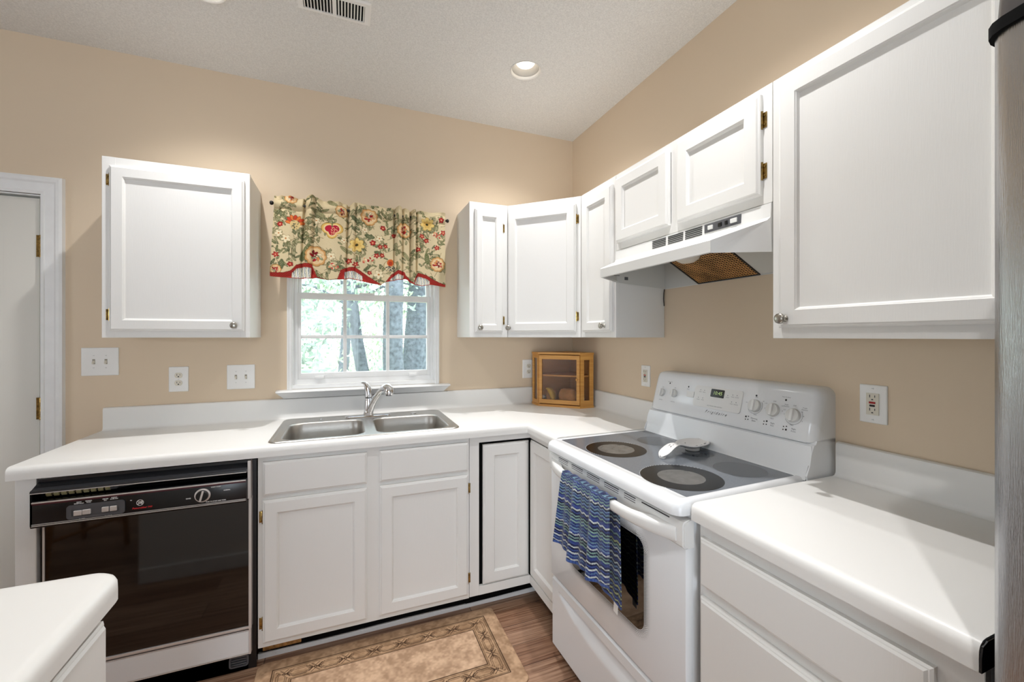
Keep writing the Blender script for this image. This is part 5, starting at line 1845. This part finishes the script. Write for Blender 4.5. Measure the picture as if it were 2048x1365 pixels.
# ------------------------------------------------------------------ spoon rest on the cooktop (range frame)
t = thing('spoon_rest', 'white ceramic spoon rest with dark pattern lying on the cooktop', 'spoon rest', (-0.657, -1.353, 0), RANGE_RZ)
def build_spoon():
    NL, NC = 44, 33
    a0, a1 = Vector((0.038, 0.232, 0)), Vector((-0.026, 0.525, 0))
    ax = (a1 - a0)
    L = ax.length
    ax.normalize()
    sd = Vector((-ax.y, ax.x, 0))
    P = np.zeros((NL, NC, 3))
    colr = np.zeros((NL, NC, 3))
    rs = random.Random(9)
    spots = [(rs.uniform(0.1, 0.95), rs.uniform(-0.7, 0.7), rs.uniform(0.02, 0.05)) for _ in range(26)]
    for i in range(NL):
        f = i / (NL - 1)
        if f < 0.5:
            w = 0.019 + 0.003 * math.cos(f * 2 * PI) * 1.0
            w *= min(1, math.sqrt(max(0.0, 1 - (1 - min(f / 0.08, 1)) ** 2)) + 0.04)
        else:
            w = 0
        wb = 0.054 * math.sqrt(max(0.0, 1 - ((f - 0.70) / 0.305) ** 2))
        w = max(w * (1 if f < 0.5 else 0), wb)
        for k in range(5):
            pass
        for j in range(NC):
            g = j / (NC - 1) * 2 - 1
            bowl = max(0.0, 1 - ((f - 0.70) / 0.30) ** 2)
            z = 0.9452 + 0.028 + 0.014 * math.sin(min(1, f / 0.5) * PI) - 0.020 * (1 - min(1, f / 0.28))
            z -= 0.020 * bowl * (1 - g * g) * (1 if f > 0.4 else max(0, (f - 0.25) / 0.15))
            z -= 0.004 * (g * g) * (1 - bowl)
            p = a0 + ax * L * f + sd * w * g
            P[i, j] = (p.x, p.y, z)
            c = lin('ebe9e8')
            for sf, sg, sr in spots:
                dx, dy = (f - sf) * 2.2, (g - sg) * 0.45
                if dx * dx + dy * dy < sr * sr * (1 + 0.6 * math.sin(9 * math.atan2(dy, dx) + sf * 20)):
                    c = lin('4a4448')
            colr[i, j] = c
    # smooth the neck
    for _ in range(6):
        P[1:-1] = 0.25 * P[:-2] + 0.5 * P[1:-1] + 0.25 * P[2:]
    m = attr_mat('patterned_glaze', 0.12, 0.5)
    o = grid_obj('dish', P, m, t, colr)
    s = o.modifiers.new('thickness', 'SOLIDIFY')
    s.thickness = 0.005
    s.offset = -1
    mb = MB()
    c = a0 + ax * L * 0.70
    mb.lathe([(0.026, 0.9452), (0.028, 0.9475), (0.027, 0.9555)], (c.x, c.y, 0), 'z', 28)
    mb.build('foot_ring', M['ceramic'], t, smooth=50)
    mb = MB()
    q = a0 + ax * 0.012
    mb.lathe([(0.012, 0.9452), (0.013, 0.950), (0.010, 0.952)], (q.x, q.y, 0), 'z', 18)
    mb.build('foot_ring', M['ceramic'], t, smooth=50)
build_spoon()

# ------------------------------------------------------------------ bamboo corner box with bread inside
BC = (-0.19, -0.19)
t = thing('bread_box', 'bamboo corner bread box with a clear door on the counter in the corner', 'bread box', (BC[0], BC[1], CT))
def bp(x, y):
    return (x - BC[0], y - BC[1])
A, B, C_, D_, E_ = bp(-0.335, -0.040), bp(-0.337, -0.138), bp(-0.138, -0.337), bp(-0.040, -0.335), bp(-0.040, -0.040)
HZ = 0.352
def grow(pts, g):
    cx = sum(p[0] for p in pts) / len(pts)
    cy = sum(p[1] for p in pts) / len(pts)
    return [(p[0] + g * (1 if p[0] > cx else -1) * (abs(p[0] - cx) > 0.01), p[1] + g * (1 if p[1] > cy else -1) * (abs(p[1] - cy) > 0.01)) for p in pts]
foot = [A, B, C_, D_, E_]
def slab(z0, z1, pts):
    mb = MB()
    mb.loops([[(x, y, z) for x, y in pts] for z in (z0, z1)], True, True, True)
    return mb
gf = [(A[0] - 0.003, A[1] + 0.002), (B[0] - 0.003, B[1] - 0.003), (C_[0] - 0.003, C_[1] - 0.004), (D_[0] + 0.002, D_[1] - 0.004), (E_[0] + 0.002, E_[1] + 0.002)]
slab(0.0, 0.014, gf).build('base', M['bamboo'], t, smooth=0)
slab(HZ - 0.012, HZ, gf).build('top', M['bamboo'], t, smooth=0)
mb = MB()
mb.box(A[0], E_[0], E_[1] - 0.006, E_[1], 0.014, HZ - 0.012)
mb.box(E_[0] - 0.006, E_[0], D_[1], E_[1], 0.014, HZ - 0.012)
mb.build('back_panel', M['bamboo_in'], t, smooth=0)
def bar(mb, p, q, z0, z1, th):
    """bar along p->q; thickness goes inside (to the left of p->q direction reversed)"""
    dx, dy = q[0] - p[0], q[1] - p[1]
    L = math.hypot(dx, dy)
    nx, ny = -dy / L * th, dx / L * th
    pl = [p, q, (q[0] + nx, q[1] + ny), (p[0] + nx, p[1] + ny)]
    mb.loops([[(x, y, z) for x, y in pl] for z in (z0, z1)], True, True, True)
def lerp(p, q, f):
    return (p[0] + (q[0] - p[0]) * f, p[1] + (q[1] - p[1]) * f)
def framed(p, q, z0, z1, st, rail, th, name, pname, parent, pane_in=0.006):
    L = math.hypot(q[0] - p[0], q[1] - p[1])
    mb = MB()
    a, b = st / L, 1 - st / L
    bar(mb, p, lerp(p, q, a), z0, z1, th)
    bar(mb, lerp(p, q, b), q, z0, z1, th)
    bar(mb, lerp(p, q, a), lerp(p, q, b), z0, z0 + rail, th)
    bar(mb, lerp(p, q, a), lerp(p, q, b), z1 - rail, z1, th)
    f = mb.build(name, M['bamboo'], parent, smooth=0)
    dx, dy = (q[0] - p[0]) / L, (q[1] - p[1]) / L
    o = (-dy * pane_in, dx * pane_in)
    pa, pb = lerp(p, q, a), lerp(p, q, b)
    mb = MB()
    bar(mb, (pa[0] + o[0], pa[1] + o[1]), (pb[0] + o[0], pb[1] + o[1]), z0 + rail, z1 - rail, 0.002)
    mb.build(pname, M['acrylic'], f, smooth=0)
    return f
framed(A, B, 0.014, HZ - 0.012, 0.022, 0.026, 0.012, 'side_panel', 'clear_pane', t)
framed(C_, D_, 0.014, HZ - 0.012, 0.028, 0.034, 0.012, 'side_panel', 'clear_pane', t)
dx_ = (C_[0] - B[0]) / 0.2814, (C_[1] - B[1]) / 0.2814
pB = (B[0] + 0.008 * dx_[0] + 0.003 * dx_[1], B[1] + 0.008 * dx_[1] - 0.003 * dx_[0])
pC = (C_[0] - 0.004 * dx_[0] + 0.003 * dx_[1], C_[1] - 0.004 * dx_[1] - 0.003 * dx_[0])
pB = (B[0] + 0.006 * dx_[0] + 0.004 * dx_[1], B[1] + 0.006 * dx_[1] - 0.004 * dx_[0])
pC = (C_[0] - 0.004 * dx_[0] + 0.004 * dx_[1], C_[1] - 0.004 * dx_[1] - 0.004 * dx_[0])
bd = framed(pB, pC, 0.020, HZ - 0.018, 0.020, 0.026, 0.013, 'door', 'clear_pane', t)
mb = MB()
kp = lerp(pB, pC, 0.945)
nrm = Vector((dx_[1], -dx_[0], 0))
kz = HZ * 0.52
pts = [Vector((kp[0], kp[1], kz)) + nrm * a for a in (0.0, 0.006, 0.010, 0.014, 0.018, 0.019)]
mb.tube(pts, [0.005, 0.005, 0.008, 0.0085, 0.006, 0.002], 14)
mb.build('knob', M['bamboo'], bd, smooth=50)
ins = [bp(-0.322, -0.055), bp(-0.322, -0.135), bp(-0.135, -0.322), bp(-0.055, -0.322), bp(-0.055, -0.055)]
slab(0.196, 0.206, ins).build('shelf', M['bamboo'], t, smooth=0)
# bagged bread behind the clear door
def loaf(name, label, cat, cx, cy, rz, lx, ly, h, m, seed, group=None):
    rs = random.Random(seed)
    t2 = thing(name, label, cat, (cx, cy, CT + 0.0142), rz, group)
    mb = MB()
    rings = []
    for i in range(15):
        f = i / 14 * 2 - 1
        e = math.sqrt(max(0.02, 1 - abs(f) ** 4))
        ring = []
        for k in range(20):
            a = 2 * PI * k / 20
            c, s = math.cos(a), math.sin(a)
            ex = lambda v_: math.copysign(abs(v_) ** 0.75, v_)
            ring.append((f * lx / 2, ex(c) * ly / 2 * e, max(0.0, h / 2 + ex(s) * h / 2 * e) * (1 + 0.05 * rs.uniform(-1, 1))))
        rings.append(ring)
    mb.loops(rings, True, True, True)
    mb.build('bread', m, t2, smooth=60)
    mb = MB()
    rings = []
    for f, r in ((0.0, 0.028), (0.15, 0.012), (0.25, 0.008), (0.5, 0.016), (1.0, 0.026)):
        rings.append([(lx / 2 + f * 0.04, r * math.cos(2 * PI * k / 12) * (1 + 0.3 * math.sin(k * 3)), 0.030 + 0.8 * r * math.sin(2 * PI * k / 12)) for k in range(12)])
    mb.loops(rings, True, False, False)
    mb.build('twisted_bag_end', M['bagfilm'], t2, smooth=50)
loaf('bread_loaf', 'bagged brown loaf lying inside the bamboo bread box', 'bread', -0.156, -0.212, rad(-45), 0.125, 0.085, 0.100, M['bread'], 1)
loaf('bread_bun', 'pale bun in a bag behind the bananas in the bamboo bread box', 'bread', -0.225, -0.105, rad(135), 0.070, 0.058, 0.085, M['bread_pale'], 2)
mb = MB()
for k in range(3):
    a = -0.5 + k * 0.35
    pts = [Vector((0.05 * math.cos(s) * 1.0 - 0.02, 0.014 * (k - 1), 0.022 + 0.078 * math.sin(s))) for s in np.linspace(0.05, 1.5, 8)]
    mb.tube(pts, [0.006, 0.013, 0.0155, 0.016, 0.0155, 0.013, 0.008, 0.004], 10)
o = mb.build('banana_bunch', M['bananas'], None, smooth=50, loc=(-0.268, -0.160, CT + 0.0150))
o.rotation_euler = (0, 0, rad(-45))
tag(o, 'small yellow banana bunch inside the left of the bamboo bread box', 'bananas')

# ------------------------------------------------------------------ mat on the floor in front of the sink
def build_rug():
    W, H = 1.045, 0.500
    NU, NV = 500, 240
    rx, ry = np.meshgrid(np.linspace(0, W, NU), np.linspace(0, H, NV))
    rs = np.random.RandomState(2)
    def noise(n):
        g = rs.rand(n + 1, 2 * n + 2)
        yi = ry / H * (n - 1e-3)
        xi = rx / W * (2 * n)
        y0, x0 = yi.astype(int), xi.astype(int)
        fy, fx = yi - y0, xi - x0
        fy, fx = fy * fy * (3 - 2 * fy), fx * fx * (3 - 2 * fx)
        return (g[y0, x0] * (1 - fx) + g[y0, x0 + 1] * fx) * (1 - fy) + (g[y0 + 1, x0] * (1 - fx) + g[y0 + 1, x0 + 1] * fx) * fy
    n = 0.35 * noise(9) + 0.35 * noise(22) + 0.30 * noise(55)
    n = np.clip((n - 0.5) * 2.4 + 0.5, 0, 1)[..., None]
    base = np.array(lin('a5866b')) * (1 - n) + np.array(lin('cfae90')) * n
    # distance in from the edge, and position along the border
    dl, dr, db, dt = rx, W - rx, ry, H - ry
    din = np.minimum(np.minimum(dl, dr), np.minimum(db, dt))
    col = base.copy()
    mar = din < 0.062
    col[mar] = (base * np.array([0.86, 0.83, 0.78]))[mar]
    bandm = (din > 0.066) & (din < 0.138)
    col[bandm] = (base * np.array([0.80, 0.76, 0.68]))[bandm]
    dk = np.array(lin('5a3f2a'))
    ln = np.zeros_like(din, bool)
    for dpos, w in ((0.064, 0.0035), (0.072, 0.0018), (0.132, 0.0018), (0.139, 0.003)):
        ln |= np.abs(din - dpos) < w / 2
    # chain of long hexagons with crossing knots, swept round the border
    vert = np.minimum(dl, dr) < np.minimum(db, dt)
    along = np.where(vert, ry - H / 2, rx - W / 2)
    across = din - 0.102
    per = 0.118
    s = np.abs(((along / per) + 0.5) % 1 - 0.5) * per      # 0 at hexagon middle, per/2 at knot
    for hw, wd in ((0.0200, 0.0030), (0.0125, 0.0028)):
        e = np.clip((s - 0.024) * 0.85, 0, None)
        ln |= np.abs(np.abs(across) - np.clip(hw - e, 0, None)) < wd / 2 + 0.0004 * (e > 0)
    kx = np.abs(per / 2 - s)
    for off in (-0.008, 0.008):
        ln |= (np.abs(np.abs(kx + off) - np.abs(across)) < 0.0020) & (np.abs(across) < 0.024) & (kx < 0.026)
    ln &= (din > 0.060)
    col[ln] = dk * 0.55
    sh = np.abs(din - 0.068) < 0.003
    col[sh] *= 0.8
    Z = 0.0035 + 0.0065 * np.clip(din / 0.020, 0, 1) ** 0.5 - 0.0012 * (bandm)
    Z = np.where(din <= 0, 0.001, Z)
    # rounded corners
    r = 0.03
    X, Y = rx - W / 2, ry - H / 2
    qx, qy = np.abs(X) - (W / 2 - r), np.abs(Y) - (H / 2 - r)
    m = (qx > 0) & (qy > 0)
    k = np.where(m, np.maximum(qx, qy) / np.maximum(np.hypot(qx, qy), 1e-6), 1)
    X = np.where(m, np.sign(X) * ((W / 2 - r) + qx * k), X)
    Y = np.where(m, np.sign(Y) * ((H / 2 - r) + qy * k), Y)
    P = np.stack([X, Y, Z], -1)
    o = grid_obj('floor_mat', P, M['rug'], None, np.clip(col, 0, 1))
    o.location = (-1.338, -0.832, 0)
    s_ = o.modifiers.new('thickness', 'SOLIDIFY')
    s_.thickness = 0.003
    s_.offset = -1
    tag(o, 'tan patterned cushioned mat with a linked-chain border on the wood floor', 'mat')
build_rug()

# ------------------------------------------------------------------ wooden chair in the dining side (seen in the dishwasher glass)
t = thing('dining_chair', 'oak dining chair mirrored in the black dishwasher door', 'chair', (-3.15, -2.15, 0), rad(35))
mb = MB()
mb.box(-0.21, 0.21, -0.20, 0.21, 0.43, 0.455, 0.008)
mb.build('seat', M['chairwood'], t)
for sx in (-1, 1):
    mb = MB()
    mb.tube([(sx * 0.18, -0.17, 0.43), (sx * 0.195, -0.19, 0.0)], [0.020, 0.015], 12)
    mb.build('leg', M['chairwood'], t)
    mb = MB()
    mb.tube([(sx * 0.195, 0.23, 0.0), (sx * 0.18, 0.19, 0.43), (sx * 0.185, 0.25, 0.95)], [0.016, 0.020, 0.015], 12)
    mb.build('leg', M['chairwood'], t)
mb = MB()
for z in (0.16, 0.26):
    mb.tube([(-0.19, -0.18, z), (0.19, -0.18, z)], 0.010, 10)
mb.tube([(-0.19, -0.18, 0.20), (-0.19, 0.215, 0.20)], 0.010, 10)
mb.tube([(0.19, -0.18, 0.20), (0.19, 0.215, 0.20)], 0.010, 10)
mb.build('stretcher', M['chairwood'], t)
mb = MB()
mb.box(-0.19, 0.19, 0.225, 0.25, 0.84, 0.94, 0.006)
for k in range(5):
    mb.tube([(-0.12 + 0.06 * k, 0.19, 0.45), (-0.12 + 0.06 * k, 0.238, 0.85)], 0.008, 8)
mb.build('backrest', M['chairwood'], t)

# ------------------------------------------------------------------ the garden outside the window
mb = MB()
mb.box(-40, 40, 0.3, 60, -0.62, -0.6)
struct('ground', mb, M['lawn'], smooth=0)
def leaves(mb, centre, rad3, n, size, rs):
    for _ in range(n):
        while True:
            p = Vector((rs.uniform(-1, 1), rs.uniform(-1, 1), rs.uniform(-1, 1)))
            if p.length < 1:
                break
        p = Vector((p.x * rad3[0], p.y * rad3[1], p.z * rad3[2])) + Vector(centre)
        a = Vector((rs.gauss(0, 1), rs.gauss(0, 1), rs.gauss(0, 1))).normalized()
        b = a.orthogonal().normalized()
        s = size * rs.uniform(0.6, 1.3)
        mb.face([p - a * s, p + b * s * 0.42, p + a * s, p - b * s * 0.42])
def tree(label, x, y, r, lean, h, clumps, seed, leafm, size):
    rs = random.Random(seed)
    t = thing('tree', label, 'tree', (x, y, -0.6), 0, 'trees outside the window')
    mb = MB()
    pts = [(lean * f * h + 0.04 * math.sin(f * 9 + seed), 0.03 * math.sin(f * 7), h * f) for f in [i / 10 for i in range(11)]]
    mb.tube(pts, [r * (1.15 - 0.5 * i / 10) for i in range(11)], 16)
    mb.build('trunk', M['bark'], t, smooth=60)
    mb = MB()
    for k in range(5):
        f = rs.uniform(0.45, 0.95)
        b = Vector((lean * f * h, 0, h * f))
        e = b + Vector((rs.uniform(-1, 1) * 1.4, rs.uniform(-0.6, 0.6), rs.uniform(0.1, 0.9)))
        mb.tube([b, (b + e) / 2 + Vector((0, 0, 0.15)), e], [r * 0.3, r * 0.2, r * 0.08], 8)
    mb.build('branch', M['bark'], t, smooth=60)
    mb = MB()
    for cx, cy, cz, rx_, ry_, rz_, n in clumps:
        leaves(mb, (cx, cy, cz), (rx_, ry_, rz_), n, size, rs)
    mb.build('foliage', leafm, t, smooth=0, recalc=False)
    return t
tree('slim leaning tree trunk seen through the middle panes of the window', -1.04, 5.0, 0.105, -0.135, 5.0, [(-0.6, 0, 3.0, 1.6, 0.8, 0.9, 500), (0.3, 0.5, 4.2, 1.8, 1.0, 1.0, 500)], 1, M['leafd'], 0.065)
tree('broad pale tree trunk seen through the right panes of the window', -0.70, 4.5, 0.165, -0.03, 5.5, [(0.2, 1.0, 3.2, 1.3, 0.6, 0.8, 350), (-0.2, 0, 5.0, 1.8, 1.0, 0.8, 400)], 2, M['leaf'], 0.08)
tree('thick rough tree trunk at the right edge of the window view', -0.25, 5.6, 0.225, 0.01, 6.0, [(0.4, 0.3, 3.4, 1.2, 0.7, 0.9, 350), (0, 0, 5.4, 1.8, 1.0, 0.8, 400)], 3, M['leafd'], 0.09)
tree('thin straight tree trunk behind the centre of the window', -1.56, 7.0, 0.10, 0.01, 6.0, [(-0.4, 0.2, 2.9, 1.5, 0.8, 0.9, 600), (0.8, 0.5, 3.6, 1.5, 0.8, 0.8, 500), (-1.2, 0.4, 4.3, 1.4, 0.8, 0.9, 400)], 4, M['leaf'], 0.07)
tree('leafy maple sapling close to the left panes of the window', -2.55, 3.2, 0.035, 0.10, 3.2, [(0.30, 0, 2.15, 0.75, 0.4, 0.42, 520), (0.45, 0, 1.72, 0.60, 0.3, 0.25, 190), (0.6, 0.3, 2.9, 0.9, 0.5, 0.5, 600)], 5, M['leafd'], 0.062)
def shrub(label, x, y, rx_, ry_, rz_, n, seed, m, size):
    rs = random.Random(seed)
    mb = MB()
    leaves(mb, (0, 0, rz_), (rx_, ry_, rz_), n, size, rs)
    for k in range(5):
        mb.tube([(rs.uniform(-0.1, 0.1), 0, 0), (rs.uniform(-1, 1) * rx_ * 0.6, rs.uniform(-1, 1) * ry_ * 0.4, rz_ * 1.2)], 0.015, 6)
    o = mb.build('shrub', m, None, smooth=0, recalc=False, loc=(x, y, -0.6))
    tag(o, label, 'shrub', 'shrubs outside the window')
shrub('pale green shrub between the tree trunks outside the window', -0.95, 7.2, 1.3, 0.8, 0.95, 1500, 6, M['leaf'], 0.06)
shrub('dark undergrowth behind the thick trunk outside the window', 0.6, 8.4, 1.8, 0.9, 1.2, 900, 7, M['leafd'], 0.10)
shrub('distant tall hedge at the far side of the garden', -3.2, 15.8, 3.4, 1.0, 2.4, 5200, 8, M['leaf'], 0.095)
shrub('distant tall hedge behind the right tree trunks', 2.2, 12.2, 3.0, 1.0, 2.4, 4200, 9, M['leaf'], 0.10)
t = thing('garden_shed', 'low white shed far behind the left panes of the window', 'shed', (-4.1, 11.0, -0.6))
mb = MB()
mb.box(-2.6, 2.1, -0.02, 2.2, 0, 1.35)
mb.build('wall', M['siding'], t, smooth=0)
mb = MB()
mb.loops([[(x, y, z) for y, z in ((-0.25, 1.33), (1.1, 1.95), (2.45, 1.33), (2.45, 1.39), (1.1, 2.02), (-0.25, 1.39))] for x in (-2.8, 2.3)], True, True, True)
mb.build('roof', M['siding'], t, smooth=0)
mb = MB()
mb.box(1.05, 1.95, -0.04, 0.0, 0.70, 1.02)
mb.build('window', M['bluegrey'], t, smooth=0)
